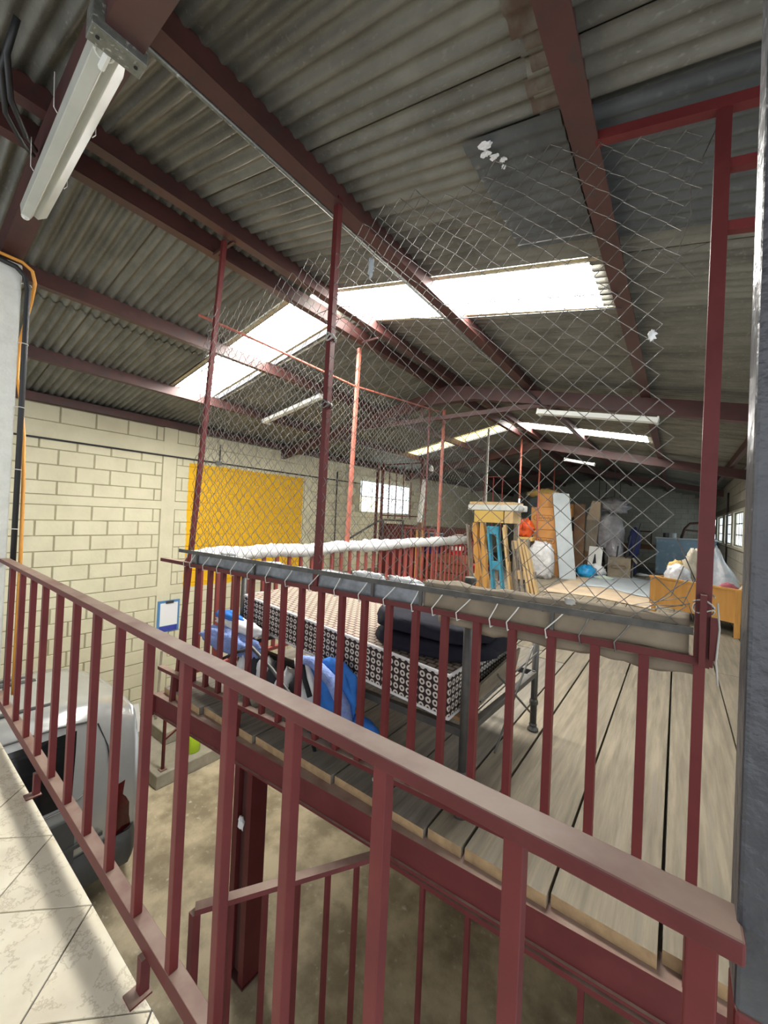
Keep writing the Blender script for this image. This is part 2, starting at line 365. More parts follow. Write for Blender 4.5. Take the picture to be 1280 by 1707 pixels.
# ------------------------------------------------------------------ roof planes
XL, XR, YB = -6.5, 1.0, 19.0            # left wall, right wall, back wall
RX, RZ, SL, SR = -2.74, 1.955, .19, .22  # ridge, purlin-underside height, slopes
GZ, DZ, TZ = -3.5, -1.385, -1.43          # ground, deck, tiled floor
def rz(x): return RZ + SL * (x - RX) if x < RX else RZ - SR * (x - RX)
Y0 = -2.2

# ================================================================== SETTING
fl = MB().box(-6.8, 1.3, -4, YB + .3, GZ - .12, GZ).build('floor', CONC); tag(fl, 'stained concrete ground floor below the mezzanines', 'floor', kind='structure')

# ---- left wall of painted blocks
wl = MB().box(XL - .2, XL, -3, YB, GZ, rz(XL) + .12).build('wall_left', MORTAR); tag(wl, 'cream painted block wall with a yellow painted field', 'wall', kind='structure')
def blockmesh(name):
    b = MB(); i = .012
    b.add([(0, -.5, -.5), (0, .5, -.5), (0, .5, .5), (0, -.5, .5), (1, -.5 + i, -.5 + i * 2), (1, .5 - i, -.5 + i * 2), (1, .5 - i, .5 - i * 2), (1, -.5 + i, .5 - i * 2)],
          [(4, 5, 6, 7), (0, 1, 5, 4), (1, 2, 6, 5), (2, 3, 7, 6), (3, 0, 4, 7)])
    return b
rows = [(1.02, 1.235, .3), (.67, .79, .1), (.469, .67, .3), (.257, .469, .1), (.081, .257, .3)]
zz = -.048
for k in range(6): rows.append((zz - .2017, zz, .1 if k % 2 else .3)); zz -= .2017
zz = -1.407
for k in range(5): rows.append((zz - .2, zz, .1 if k % 2 else .3)); zz -= .2
zz -= .15
for k in range(5): rows.append((max(zz - .2, GZ), zz, .1 if k % 2 else .3)); zz -= .2
pil = [(-.15, .05), (2.84, 3.04), (5.77, 5.97), (8.7, 8.9), (11.6, 11.8), (14.5, 14.7), (17.4, 17.6)]
blocks = []
for (z0, z1, off) in rows:
    if z1 - z0 < .05: continue
    for a, b in zip(pil, pil[1:]):
        y = a[1] + .012; nx = a[1] + off
        while y < b[0] - .05:
            e = min(nx, b[0] - .012)
            if b[0] - .012 - e < .06: e = b[0] - .012
            blocks.append((y, e - .008, z0 + .005, z1 - .005)); y = e + .008; nx = e + .396
def wincut(y0, y1, z0, z1): return not (y1 > 7.55 and y0 < 10.0 and z1 > .05 and z0 < .95)
blocks = [q for q in blocks if wincut(*q)]
bm0 = None; proto_me = None; rest = MB(); nb = 0
blocks.sort(key=lambda q: abs((q[0] + q[1]) / 2 - 2.6))
for q in blocks:
    cy, cz, sy, sz = (q[0] + q[1]) / 2, (q[2] + q[3]) / 2, q[1] - q[0], q[3] - q[2]
    dpt = .011 + random.random() * .005
    if nb < 300 and q[1] > .75:
        if proto_me is None:
            proto_me = bpy.data.meshes.new('block'); b_ = blockmesh('b'); proto_me.from_pydata(b_.v, [], b_.f); proto_me.materials.append(BLOCK)
        o = bpy.data.objects.new('block', proto_me); col.objects.link(o); o.parent = wl
        og = ORG[wl.name]; o.location = (XL - og[0], cy - og[1], cz - og[2]); o.scale = (dpt, sy, sz); nb += 1
    else:
        b_ = blockmesh('b'); rest.add([(XL + v[0] * dpt, cy + v[1] * sy, cz + v[2] * sz) for v in b_.v], b_.f)
r_ = rest.build('block_courses', BLOCK, wl); r_['kind'] = 'stuff'
bands = [(.80, 1.015), (-.043, .076), (-1.402, -1.262), (-2.555, -2.412)]
for a, b in bands: MB().box(XL, XL + .012, -.15, YB, a, b).build('bond_beam', BLOCK, wl)
for a, b in pil: MB().box(XL, XL + .014, a, b, GZ, rz(XL)).build('pilaster', BLOCK, wl)

# ---- back wall, right wall
def flat_blocks(axis, fixed, sgn, u0, u1, z0, top, skip=None, L=.40, H=.20):
    mb = MB(); z = z0; r = 0
    while z < 2.2:
        u = u0 - (.2 if r % 2 else 0)
        while u < u1:
            a, b = max(u, u0) + .006, min(u + L, u1) - .006
            if b - a > .04:
                t = min(z + H - .01, min(top(a), top(b)))
                if t - z > .05 and not (skip and skip(a, b, z, t)):
                    d = fixed + sgn * .012
                    if axis == 'y': mb.box(a, b, min(fixed, d), max(fixed, d), z, t)
                    else: mb.box(min(fixed, d), max(fixed, d), a, b, z, t)
            u += L
        z += H; r += 1
    return mb
wb = MB().prism([(XL - .2, GZ), (XR + .2, GZ), (XR + .2, rz(XR) + .12), (RX, RZ + .14), (XL - .2, rz(XL) + .12)], 'y', YB, YB + .2).build('wall_back', GREYMO); tag(wb, 'pale grey block gable wall at the far end', 'wall', kind='structure')
fb = flat_blocks('y', YB, -1, XL, XR, DZ, lambda x: rz(x) + .1).build('block_courses', GREYBL, wb); fb['kind'] = 'stuff'
RW = [(2.2, 3.8), (4.6, 6.2), (7.2, 8.8), (10.0, 11.6), (12.0, 13.5), (14.2, 15.9), (16.6, 18.4)]  # first three windows are out of view, added to light the deck
wr_ = MB()
wr_.box(XR, XR + .2, 1.7, YB, GZ, -.30); wr_.box(XR, XR + .2, 1.7, YB, .42, rz(XR) + .12)
ed = [1.7] + [v for p in RW for v in p] + [YB]
for i in range(0, len(ed), 2): wr_.box(XR, XR + .2, ed[i], ed[i + 1], -.30, .42)
wr = wr_.build('wall_right', GREYMO); tag(wr, 'block side wall with a row of steel windows', 'wall', kind='structure')
fb = flat_blocks('x', XR, -1, 1.7, YB, DZ, lambda y: rz(XR) + .1, lambda a, b, z, t: t > -.34 and z < .46).build('block_courses', GREYBL, wr); fb['kind'] = 'stuff'
sl = MB().box(XR - .03, XR + .01, 1.7, YB, -.36, -.30).box(XR - .02, XR + .01, 1.7, YB, .42, .47)
for i in range(0, len(ed), 2): sl.box(XR - .02, XR + .01, ed[i], ed[i + 1], -.30, .42)
sl.build('sill_and_piers', FRAME, wr)
def window(n, axis, fx, y0, y1, z0, z1, nc, nr, paneM, lab):
    fr = MB(); mus = []; t = .028
    fr.box(fx - .02, fx + .03, y0, y1, z0, z0 + t).box(fx - .02, fx + .03, y0, y1, z1 - t, z1)
    fr.box(fx - .02, fx + .03, y0, y0 + t, z0, z1).box(fx - .02, fx + .03, y1 - t, y1, z0, z1)
    for i in range(1, nc):
        y = y0 + (y1 - y0) * i / nc; mus.append(MB().box(fx - .012, fx + .02, y - .010, y + .010, z0 + t, z1 - t))
    for j in range(1, nr):
        z = z0 + (z1 - z0) * j / nr; mus.append(MB().box(fx - .0125, fx + .0205, y0 + t, y1 - t, z - .012, z + .012))
    w_ = fr.build('window_%d' % n, FRAME if axis == 'r' else WHITEB); tag(w_, lab, 'window', kind='structure')
    for mu in mus: mu.build('glazing_bar', GALV if axis == 'r' else WHITEB, w_)
    for i in range(nc):
        for j in range(nr):
            a, b = y0 + (y1 - y0) * i / nc, y0 + (y1 - y0) * (i + 1) / nc
            c, d = z0 + (z1 - z0) * j / nr, z0 + (z1 - z0) * (j + 1) / nr
            pm = paneM(i, j)
            MB().box(fx + .002, fx + .008, a, b, c, d).build('pane', pm, w_)
    return w_
for i, (a, b) in enumerate(RW):
    window(i + 2, 'r', XR + .05, a, b, -.30, .42, 4, 3, lambda i, j: PANE, 'steel window of frosted panes, number %s of the side wall row' % ['one, added out of view for light,', 'two, added out of view for light,', 'three, added out of view for light,', 'four', 'five', 'six', 'seven'][i])
window(1, 'l', XL + .03, 7.62, 9.85, .07, .90, 5, 2, lambda i, j: PANEY if (i < 2 and j == 0) else PANE, 'white framed frosted window in the left block wall')

# ---- roof: corrugated sheets
ceil = MB()
ceil.box(RX - .16, RX + .16, Y0, YB + .2, RZ + .175, RZ + .19).build
ceil = MB().prism([(RX - .30, RZ + .125), (RX, RZ + .185), (RX + .30, RZ + .12), (RX + .30, RZ + .126), (RX, RZ + .191), (RX - .30, RZ + .131)], 'y', Y0, YB + .2).build('ceiling', ROOF)
tag(ceil, 'gable roof of aged corrugated galvanised sheets', 'roof', kind='structure')
PW, PIT = .61, .0762
def sheetmesh(x0, x1, z0, z1, nm, m, amp=.015, wd=PW + .05, jag=0):
    n = int(wd / PIT * 8); b = MB()
    def fn(u, v):
        y = u * wd; x = x0 + (x1 - x0) * v; z = z0 + (z1 - z0) * v
        return (x, y, z + amp * math.sin(2 * math.pi * y / PIT))
    b.grid(fn, n, 3)
    o = len(b.v); nn = len(b.v)
    me = bpy.data.meshes.new(nm); me.from_pydata(b.v, [], b.f); me.polygons.foreach_set('use_smooth', [True] * len(b.f)); me.materials.append(m); me.update()
    return me
HT = .128
xs_r = [(RX + .03, -.38), (-.47, 1.25)]; xs_l = [(RX - .03, -4.55), (-4.45, -6.75)]
SH = {}
for key, (a, b) in dict(r0=xs_r[0], r1=xs_r[1], l0=xs_l[0], l1=xs_l[1]).items():
    dz = .0 if key[1] == '0' else -.006
    SH[key] = sheetmesh(a, b, rz(a) + HT + dz, rz(b) + HT + dz, 'corrugated_sheet', ROOF)
SHB = sheetmesh(xs_r[1][0], xs_r[1][1], rz(xs_r[1][0]) + HT - .008, rz(xs_r[1][1]) + HT - .008, 'corrugated_sheet', ROOFB)
og = ORG[ceil.name]
ns = int((YB - Y0) / PW) + 1
SKY_R = (4, ); 
def sheet(me, y, dz=0., nm='corrugated_sheet'):
    o = bpy.data.objects.new(nm, me); col.objects.link(o); o.parent = ceil
    o.location = (-og[0], y - og[1], -og[2] + dz); return o
# sheet columns are laid so that the translucent ones fall at y = 2.5 .. 3.15 and 7.9 .. 8.6
YS = [2.52 + PW * k for k in range(-8, 28)]
for k, y in enumerate(YS):
    sky = k in (8, 17)
    for key in ('r0', 'r1', 'l0', 'l1'):
        if sky and key in ('r0', 'l0'): continue
        if sky and key == 'l1':
            me = sheetmesh(-5.36, -6.75, rz(-5.36) + HT - .006, rz(-6.75) + HT - .006, 'corrugated_sheet', ROOF); sheet(me, y - .08); continue
        me = SH[key]
        sheet(me, y + (-.08 if key[0] == 'l' else 0), random.uniform(-.003, .003) + (.004 if k % 2 else 0))
for k in (8, 17):
    y = YS[k]
    for key in ('r', 'l'):
        if key == 'r': a, b = RX + .03, -.42
        else: a, b = RX - .20, -5.40
        yo = y + (-.12 if key == 'l' else .02)
        me = sheetmesh(a, b, rz(a) + HT + .004, rz(b) + HT + .004, 'skylight_sheet', SKYY if (k == 17 and key == 'l') else SKYL, wd=PW + .03 if key == 'r' else .56)
        o = sheet(me, yo, 0, 'skylight_sheet'); o['label'] = 'yellowed translucent skylight sheet' if (k == 17 and key == 'l') else 'glowing white translucent skylight sheet'
        # ragged yellowed edge strips left by the old sheet
        e = MB()
        for ye in (yo - .012, yo + (PW + .03 if key == 'r' else .56) - .01):
            e.add([(a, ye - .014, rz(a) + HT - .012), (a, ye + .02, rz(a) + HT - .012), (b, ye + .02, rz(b) + HT - .012), (b, ye - .014, rz(b) + HT - .012),
                   (a, ye - .014, rz(a) + HT - .008), (a, ye + .02, rz(a) + HT - .008), (b, ye + .02, rz(b) + HT - .008), (b, ye - .014, rz(b) + HT - .008)],
                  [(0, 3, 2, 1), (4, 5, 6, 7), (0, 1, 5, 4), (1, 2, 6, 5), (2, 3, 7, 6), (3, 0, 4, 7)])
        e.build('skylight_edge_strip', FRNG, ceil)
    # opaque sheet finishing the left slope beyond the short skylight
    a, b = -5.38, -6.75
# loose darker patch sheet under the right slope beside the purlin
pm = sheetmesh(-.80, -.40, rz(-.80) + HT - .035, rz(-.40) + HT - .030, 'corrugated_sheet', ROOFB, amp=.006, wd=.80)
sheet(pm, 1.50)
pm2 = sheetmesh(-.36, 1.05, rz(-.36) + HT - .030, rz(1.05) + HT - .030, 'corrugated_sheet', ROOFB, amp=.008, wd=.80)
sheet(pm2, 1.53)
# rusty torn sheet ends along the third purlin
for (y, l) in ((.80, .05), (1.0, .08), (1.2, .05), (1.36, .09)):
    me = sheetmesh(-.40 - l, -.36, rz(-.40 - l) + HT - .014, rz(-.36) + HT - .014, 'rusted_sheet_end', ROOFR, wd=.22, amp=.009); sheet(me, y, 0, 'rusted_sheet_end')
# flakes of torn white packing stuck to the patch
fk = MB()
for q in range(5): fk.blob((-.72 + random.uniform(-.015, .03) + .01 * q, 1.53 + q * .035, rz(-.7) + HT - .052), (.022 - .003 * q, .016 - .002 * q, .006), seed=q, amp=1.0, fr=3.5, nu=14, nv=8)
fk.build('torn_paper_flakes', PAPER, ceil)

# ---- roof steel
def purlin(x, label, wdt=.05, h=.125, y0=Y0, m=RAFT, side=1, lip=True, name='roof_purlin'):
    z = rz(x); t = thing(name, label, 'beam', (x, (y0 + YB) / 2, z))
    MB().box(x - wdt / 2, x + wdt / 2, y0, YB, z + .012, z + h).build('web', m, t)
    MB().box(x - wdt / 2 - (.018 if side < 0 else 0), x + wdt / 2 + (.018 if side > 0 else 0), y0, YB, z, z + .012).build('flange', m, t)
    return t
purlin(-1.58, 'maroon steel purlin carrying a thin galvanised conduit along its lower edge', .07)
purlin(-.33, 'maroon steel purlin crossing the big right skylight end', .07)
purlin(.75, 'maroon steel purlin nearest the steel window wall')
purlin(RX + .13, 'ridge purlin on the slope with the long skylight', .055)
purlin(RX - .15, 'ridge purlin on the slope toward the yellow painted wall', .055, side=-1)
purlin(-4.10, 'dark purlin halfway between ridge and left block wall', side=-1)
purlin(-5.36, 'dark purlin above the yellow wall, crossing the lower skylight end', side=-1)
wp = MB().box(XL - .1, XL + .1, Y0, YB, rz(XL), rz(XL) + .10).build('wall_plate_beam', RAFT); tag(wp, 'dark wall plate beam along the top of the left block wall', 'beam')
for y, lab in ((1.55, 'short steel spacer joining the ridge purlins beside the leaning post head'), (3.3, 'short steel spacer joining the ridge purlins behind the skylights')):
    o = MB().bar((RX - .14, y, rz(RX) - .03), (RX + .13, y, rz(RX) - .03), .02, .02).build('ridge_spacer', RAFT); tag(o, lab, 'spacer')

def rafter(y, label, yw=.11, depth=.17, ye_r=None, xl=XL, tie=None):
    t = thing('roof_rafter', label, 'rafter', (RX, y, RZ - depth))
    yr = y if ye_r is None else ye_r
    def half(xa, ya, xb, yb, nm):
        za, zb = rz(xa) if xa != RX else RZ, rz(xb)
        vs = []
        for (x, yy, z) in ((xa, ya, za), (xb, yb, zb)):
            for dy, dzz in ((-yw / 2, -depth), (yw / 2, -depth), (yw / 2, 0), (-yw / 2, 0)): vs.append((x, yy + dy, z + dzz))
        MB().add(vs, [(0, 3, 2, 1), (4, 5, 6, 7), (0, 1, 5, 4), (1, 2, 6, 5), (2, 3, 7, 6), (3, 0, 4, 7)]).build(nm, RAFT, t)
    half(RX, y, xl, y, 'left_half'); half(RX, y, XR + .05, yr, 'right_half')
    return t
t = rafter(.555, 'near maroon rafter carrying a fluorescent fitting, resting on the white column', ye_r=.28, xl=-3.9)
MB().box(-3.15, -2.78, .615, .62, rz(-3.0) - .17, rz(-3.0) - .02).build('splice_plate', RAFT, t)
names = ['maroon rafter with a collar tie and fluorescent fittings, before the long fluorescent lamp', 'second maroon rafter behind the far skylights', 'last maroon rafter close to the far gable wall']
for y, nm in zip((5.15, 9.7, 14.3), names):
    t = rafter(y, nm)
    if y < 6:
        MB().bar((-4.35, y, 1.50), (-1.35, y, 1.50), .05, .06).build('collar_tie', RAFT, t)
        MB().prism([(RX - .45, RZ - .24), (RX + .5, RZ - .26), (RX, RZ - .14)], 'y', y - .06, y + .06).build('gusset', RAFT, t)
        MB().bar((-3.2, y, 1.50), (-3.2, y, 1.74), .04, .04, (1, 0, 0)).build('king_post', RAFT, t)

# conduit along the purlin
cz_ = rz(-1.58)
o = MB().tube([(-1.632, Y0, cz_ + .004), (-1.632, 5.0, cz_ + .004)], .012, 8).build('conduit_pipe', GALV, smooth=True); tag(o, 'thin galvanised conduit fixed under the purlin from the near lamp', 'conduit')
o = MB().tube([(-1.632, 5.0, cz_ + .004), (-1.5, 5.06, cz_ - .1), (-1.42, 5.08, cz_ - .22)], .010, 6).build('lamp_cable', BLKCAB, smooth=True); tag(o, 'short cable dropping from conduit to the far fluorescent fitting', 'cable')

# ---- tiled mezzanine where the camera stands
ft = MB().box(-3.56, 1.2, -3.2, .552, TZ - .16, TZ - .006).build('floor_tiled', [GROUT]); tag(ft, 'cream tiled mezzanine floor laid diagonally', 'floor', kind='structure')
ts = .3365; og2 = ORG[ft.name]
def clip_poly(poly, f):
    out = []
    for i in range(len(poly)):
        a, b = poly[i], poly[(i + 1) % len(poly)]; fa, fb_ = f(a), f(b)
        if fa >= 0: out.append(a)
        if (fa >= 0) != (fb_ >= 0):
            t = fa / (fa - fb_); out.append((a[0] + (b[0] - a[0]) * t, a[1] + (b[1] - a[1]) * t))
    return out
hd = ts / math.sqrt(2) - .0042
for i in range(-8, 9):
    for j in range(0, 9):
        cx = -1.39 + .4759 * i / 1. * 1 + (.238 if j % 2 else 0); cy = .548 - .238 * j
        if cx < -3.8 or cx > 1.2 or cy < -1.2: continue
        poly = [(cx + hd, cy), (cx, cy + hd), (cx - hd, cy), (cx, cy - hd)]
        poly = clip_poly(poly, lambda p: .549 - p[1]); poly = clip_poly(poly, lambda p: p[0] + 3.555) if poly else poly
        if len(poly) < 3: continue
        area = abs(sum(poly[k][0] * poly[(k + 1) % len(poly)][1] - poly[(k + 1) % len(poly)][0] * poly[k][1] for k in range(len(poly)))) / 2
        if area < .002: continue
        MB().prism(poly, 'z', TZ - .008, TZ).build('tile', TILE, ft)

# ---- timber deck
fd = MB().box(-3.05, XR, 1.75, YB, DZ - .20, DZ - .055).box(XL, -3.06, 7.2, YB, DZ - .20, DZ - .055).build('floor_deck', PLANKD); tag(fd, 'timber plank mezzanine deck', 'floor', kind='structure')
def edge_y(x): return 1.625 + (x - .1) * .0575
joints = [-3.12, -2.86, -2.6, -2.33, -2.04, -1.72, -1.42, -1.13, -.86, -.685, -.345, -.005, .345, .68, .99]
for a, b in zip(joints, joints[1:]):
    ye = edge_y((a + b) / 2) + random.uniform(-.012, .016); y = ye; L_ = [random.uniform(2.6, 3.6), 3.4, 3.4, 3.4, 3.4, 3.4, 3.4]
    for n_, ll in enumerate(L_):
        y1 = min(y + ll, YB - .02)
        if y1 - y < .3: break
        sag = random.uniform(-.004, .004)
        pk = MB().box(a + .004 + random.uniform(0, .004), b - .004 - random.uniform(0, .004), y + .003, y1 - .003, DZ - .045, DZ + sag)
        if n_ == 0: pk.mi[2] = 1
        pk.build('plank', [PLANK if (a > -.9 or n_ > 0) else PLANKD, PEND], fd)
        y = y1
for k in range(11):
    a = XL + .05 + k * .312
    for n_ in range(3): MB().box(a + .004, a + .308, 7.1 + n_ * 4, min(7.1 + n_ * 4 + 3.99, YB - .02), DZ - .055, DZ).build('plank', PLANKD, fd)
# ---- deck edge beam (C channel), column
def bx(x): return edge_y(x) - .01
eb = thing('deck_edge_beam', 'maroon channel beam along the front edge of the timber deck', 'beam', (-1, bx(-1), DZ - .35))
A_, B_ = (-3.14, bx(-3.14)), (XR, bx(XR))
def ebar(z0, z1, o0, o1, nm, m=RED):
    MB().add([(A_[0], A_[1] + o0, z0), (B_[0], B_[1] + o0, z0), (B_[0], B_[1] + o1, z0), (A_[0], A_[1] + o1, z0),
              (A_[0], A_[1] + o0, z1), (B_[0], B_[1] + o0, z1), (B_[0], B_[1] + o1, z1), (A_[0], A_[1] + o1, z1)],
             [(0, 3, 2, 1), (4, 5, 6, 7), (0, 1, 5, 4), (1, 2, 6, 5), (2, 3, 7, 6), (3, 0, 4, 7)]).build(nm, m, eb)
ebar(DZ - .180, DZ - .058, -.022, .06, 'web'); ebar(DZ - .058, DZ - .046, -.034, .07, 'top_flange'); ebar(DZ - .192, DZ - .18, -.034, .07, 'bottom_flange')
MB().box(-3.16, -3.14, A_[1] - .04, A_[1] + .08, DZ - .20, DZ - .046).build('end_plate', RED, eb)
o = thing('deck_column', 'dark maroon boxed steel column under the deck edge', 'column', (-2.55, 1.86, GZ))
MB().box(-2.66, -2.60, 1.80, 1.94, GZ, DZ - .2).build('channel', RED, o); MB().box(-2.50, -2.44, 1.80, 1.94, GZ, DZ - .2).build('channel', RED, o)
MB().box(-2.60, -2.50, 1.84, 1.90, GZ, DZ - .2).build('infill_plate', RAFT, o)
MB().box(-2.67, -2.43, 1.79, 1.95, GZ, GZ + .012).build('base_plate', RAFT, o)
MB().blob((-2.53, 1.79, -2.33), (.03, .02, .05), 3, .6, nu=10, nv=6).build('paint_lump', PAPER, o)
for y in (2.6, 5, 7.3):
    o = MB().box(-3.1, XR, y, y + .1, DZ - .30, DZ - .2).build('deck_joist', RED); tag(o, 'steel cross joist below the timber deck', 'beam', 'cross joists under the deck')
for cx_ in (-2.9, .6):
    for cy_ in (7.32, 14.):
        o = MB().box(cx_ - .05, cx_ + .05, cy_, cy_ + .1, GZ, DZ - .2).build('deck_column', RED); tag(o, 'plain steel post holding up the deep part of the deck', 'column', 'deep deck posts')
o = MB().box(XL + .02, -3.1, 7.12, 7.2, GZ, DZ - .2).build('wall_lower', GREYBL); tag(o, 'grey wall closing the space below the rear deck', 'wall', kind='structure')

# ================================================================== RAILINGS
# front railing beside the tiled floor
fr = thing('front_railing', 'maroon steel railing with flat cap along the tiled floor edge', 'railing', (-1.6, .56, TZ))
capz = -.394
def fry(x): return .548 - .013 * x
def frbar(x0, x1, o0, o1, z0, z1, nm, m, bev=.002):
    return MB().add([(x0, fry(x0) + o0, z0), (x1, fry(x1) + o0, z0), (x1, fry(x1) + o1, z0), (x0, fry(x0) + o1, z0), (x0, fry(x0) + o0, z1), (x1, fry(x1) + o0, z1), (x1, fry(x1) + o1, z1), (x0, fry(x0) + o1, z1)],
                    [(0, 3, 2, 1), (4, 5, 6, 7), (0, 1, 5, 4), (1, 2, 6, 5), (2, 3, 7, 6), (3, 0, 4, 7)]).build(nm, m, fr, bevel=bev)
frbar(-3.573, .065, -.025, .025, capz - .024, capz, 'cap_rail', RED, .003)
frbar(-3.573, .065, -.014, .027, -1.325, -1.276, 'bottom_rail', RED)
for r_x in (-6.03, -5.59, -5.16, -4.76, -4.37, -3.96, -3.553, -3.138, -2.738, -2.336, -1.927, -1.538, -1.122, -.704, -.296, .06):
    x = r_x * .548 / (1 + .013 * r_x)
    if x < -3.55: continue
    frbar(x - .0135, x + .0135, -.0125, .0135, -1.276, capz - .024, 'baluster', REDL)
for x in (-2.46, -1.22, -.10):
    p_ = frbar(x - .014, x + .014, -.026, .001, TZ, -1.324, 'foot_post', RED)
    MB().box(x - .026, x + .026, fry(x) - .055, fry(x) + .004, TZ, TZ + .006).build('foot_plate', RED, p_)

# black post that ends the front railing
bpst = thing('black_post', 'black glossy steel post with red primed foot ending the front railing', 'post', (.087, .57, TZ))
MB().box(.060, .112, .545, .60, -.48, 1.40).build('painted_shaft', BLACKP, bpst, bevel=.004)
MB().box(.060, .112, .545, .60, GZ + 2.05, -.48).build('primed_foot', REDL, bpst, bevel=.004)
MB().blob((.112, .553, -.485), (.006, .014, .03), 2, .6, nu=10, nv=6).build('paint_drip', PAPER, bpst)
o = MB().box(.113, .135, .60, .66, TZ - .1, 1.40).build('door_jamb', FRAME); tag(o, 'narrow cream jamb edge just behind the black post', 'jamb')

# deck railing
dr = thing('deck_railing', 'maroon steel railing of square balusters along the timber deck edge', 'railing', (-1.4, edge_y(-1.4), DZ))
def dpt_(x, z, off=0): return (x, edge_y(x) + off, z)
MB().bar(dpt_(-3.20, -.413), dpt_(.10, -.413), .042, .026).build('handrail', RED, dr, bevel=.002)
MB().bar(dpt_(-3.16, DZ + .145), dpt_(.10, DZ + .145), .042, .026).build('bottom_rail', RED, dr, bevel=.002)
for k in range(21):
    x = .068 - .1465 * k; b_ = MB().bar(dpt_(x, DZ + .158), dpt_(x, -.426), .029, .029, (1, 0, 0)).build('baluster', REDL if k < 14 else RED, dr)
for x in (-2.95, -2.2, -1.1, .07): MB().bar(dpt_(x, DZ - .05, -.012), dpt_(x, DZ + .132, -.004), .032, .032, (1, 0, 0)).build('foot_post', RED, dr)

# lower stair railing below
lr = thing('stair_railing', 'dark maroon stairwell railing on the lower landing below the deck beam', 'railing', (-1.1, 1.3, GZ))
P1, P2, P3 = Vector((-1.495, .861, -1.60)), Vector((-1.07, 1.555, -1.60)), Vector((.2, 1.60, -1.60))
MB().bar(P1, P2, .04, .022).build('handrail', RED, lr); MB().bar(P2 + Vector((.02, 0, -.015)), P3, .04, .022).build('handrail', RED, lr)
d_ = Vector((0, 0, -1.05))
MB().bar(P1 + d_, P2 + d_, .04, .022).build('bottom_rail', RED, lr); MB().bar(P2 + d_, P3 + d_, .04, .022).build('bottom_rail', RED, lr)
for k in range(7):
    p = lerp(P1, P2, k / 6); big = k in (0, 6)
    MB().bar(p - Vector((0, 0, .01)), p + (Vector((0, 0, GZ - p.z)) if big else d_), .032 if big else .02, .032 if big else .02, (1, 0, 0)).build('post' if big else 'baluster', RED, lr)
for k in range(1, 7):
    p = lerp(P2, P3, k / 6.); big = k == 6
    MB().bar(p - Vector((0, 0, .01)), p + (Vector((0, 0, GZ - p.z)) if big else d_), .02, .02, (1, 0, 0)).build('post' if big else 'baluster', RED, lr)

# side railing of the deck, white cloth wrapped round its rail
sr = thing('side_railing', 'red steel railing along the deck side, its handrail wrapped in white cloth', 'railing', (-2.98, 4, DZ))
SX = -2.97
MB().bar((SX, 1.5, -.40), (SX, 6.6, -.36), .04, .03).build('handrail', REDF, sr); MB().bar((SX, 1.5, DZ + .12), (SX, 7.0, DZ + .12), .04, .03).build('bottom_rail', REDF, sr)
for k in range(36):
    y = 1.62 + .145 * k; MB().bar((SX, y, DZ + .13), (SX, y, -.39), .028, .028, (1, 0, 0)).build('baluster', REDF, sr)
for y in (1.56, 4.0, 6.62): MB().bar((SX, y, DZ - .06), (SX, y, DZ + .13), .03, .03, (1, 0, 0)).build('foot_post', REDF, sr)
cw = MB(); pts = []; rr = []
nseg = 150
for k in range(nseg + 1):
    t = k / nseg; y = 1.52 + 4.95 * t
    rad = .058 + .020 * noise.noise(Vector((y * 3.1, 0, 3))) + (.02 if .42 < t < .47 else 0) + .012 * t
    pts.append((SX + .01 * math.sin(y * 5), y, -.375 + .045 * t * .6 + .012 * noise.noise(Vector((y * 2, 5, 1))))); rr.append(rad)
cw.tube(pts, rr, 18)
cw.v = [tuple(Vector(v) + Vector((0, 0, 1)) * (.016 * noise.noise(Vector(v) * 16) + .010 * noise.noise(Vector(v) * 34))) for v in cw.v]
o = cw.build('cloth_wrap', CLOTHW, smooth=True); tag(o, 'long white cloth rolled around the side handrail', 'cloth')

# ================================================================== CHAIN LINK FENCES
def chainlink(mb, P, nu, nv, pu, pv, inside, r, sides=4, warp=None):
    """P(u, v, w) maps fence coordinates to a point; zigzag wires interlock"""
    for i in range(nu):
        run = []
        for j in range(nv + 1):
            right = (i + j) % 2; u = (i + right) * pu; v = j * pv
            wv = .0035 if (i % 2) else -.0035
            if warp:
                du, dv = warp(u, v); 
            else: du = dv = 0
            if inside(u, v): run.append(P(u + du, v + dv, wv * (1 if j % 2 else -1)))
            else:
                if len(run) > 1: mb.tube(run, r, sides, caps=False)
                run = []
        if len(run) > 1: mb.tube(run, r, sides, caps=False)
ff = thing('chain_link_fence', 'tall rusty chain link fence screen standing on the deck front railing', 'fence', (-1.4, edge_y(-1.4), -.43))
X0f = -2.93
def Pf(u, v, w_): x = X0f + u; return (x, edge_y(x) - .010 + w_, -.335 + v)
def in_f(u, v):
    x = X0f + u; z = -.335 + v
    top = 1.42 + .16 * max(0, 1 - abs((x + 1.1) / 1.1)) + .03 * math.sin(x * 9) + .04 * noise.noise(Vector((x * 5, 0, 0)))
    if x > -.25: top = 1.40 - (x + .25) * .3
    right = -.015 + .035 * math.sin(z * 7.3) + .03 * noise.noise(Vector((z * 9, 1, 0)))
    if z > 1.08: right = .03
    if z < -.16: right = .03
    left = -2.88 + .09 * (z + .3) / 1.7 
    return z < top and x < right and x > left
def wf(u, v): return (.016 * noise.noise(Vector((u * 2.1, v * 2.1, 0))) + .009 * noise.noise(Vector((u * 9, v * 9, 3))) , .014 * noise.noise(Vector((u * 2.1, v * 2.1, 7))) - .02 * math.sin(u * 1.4) * v * .4 + .007 * noise.noise(Vector((u * 8, v * 8, 9))))
cm_ = MB(); chainlink(cm_, Pf, 70, 48, .0435, .0425, in_f, .0021, 4, wf)
o = cm_.build('wire_mesh', WIRE, ff, smooth=True); o['kind'] = 'stuff'; o['label'] = 'diamond chain link wire mesh'
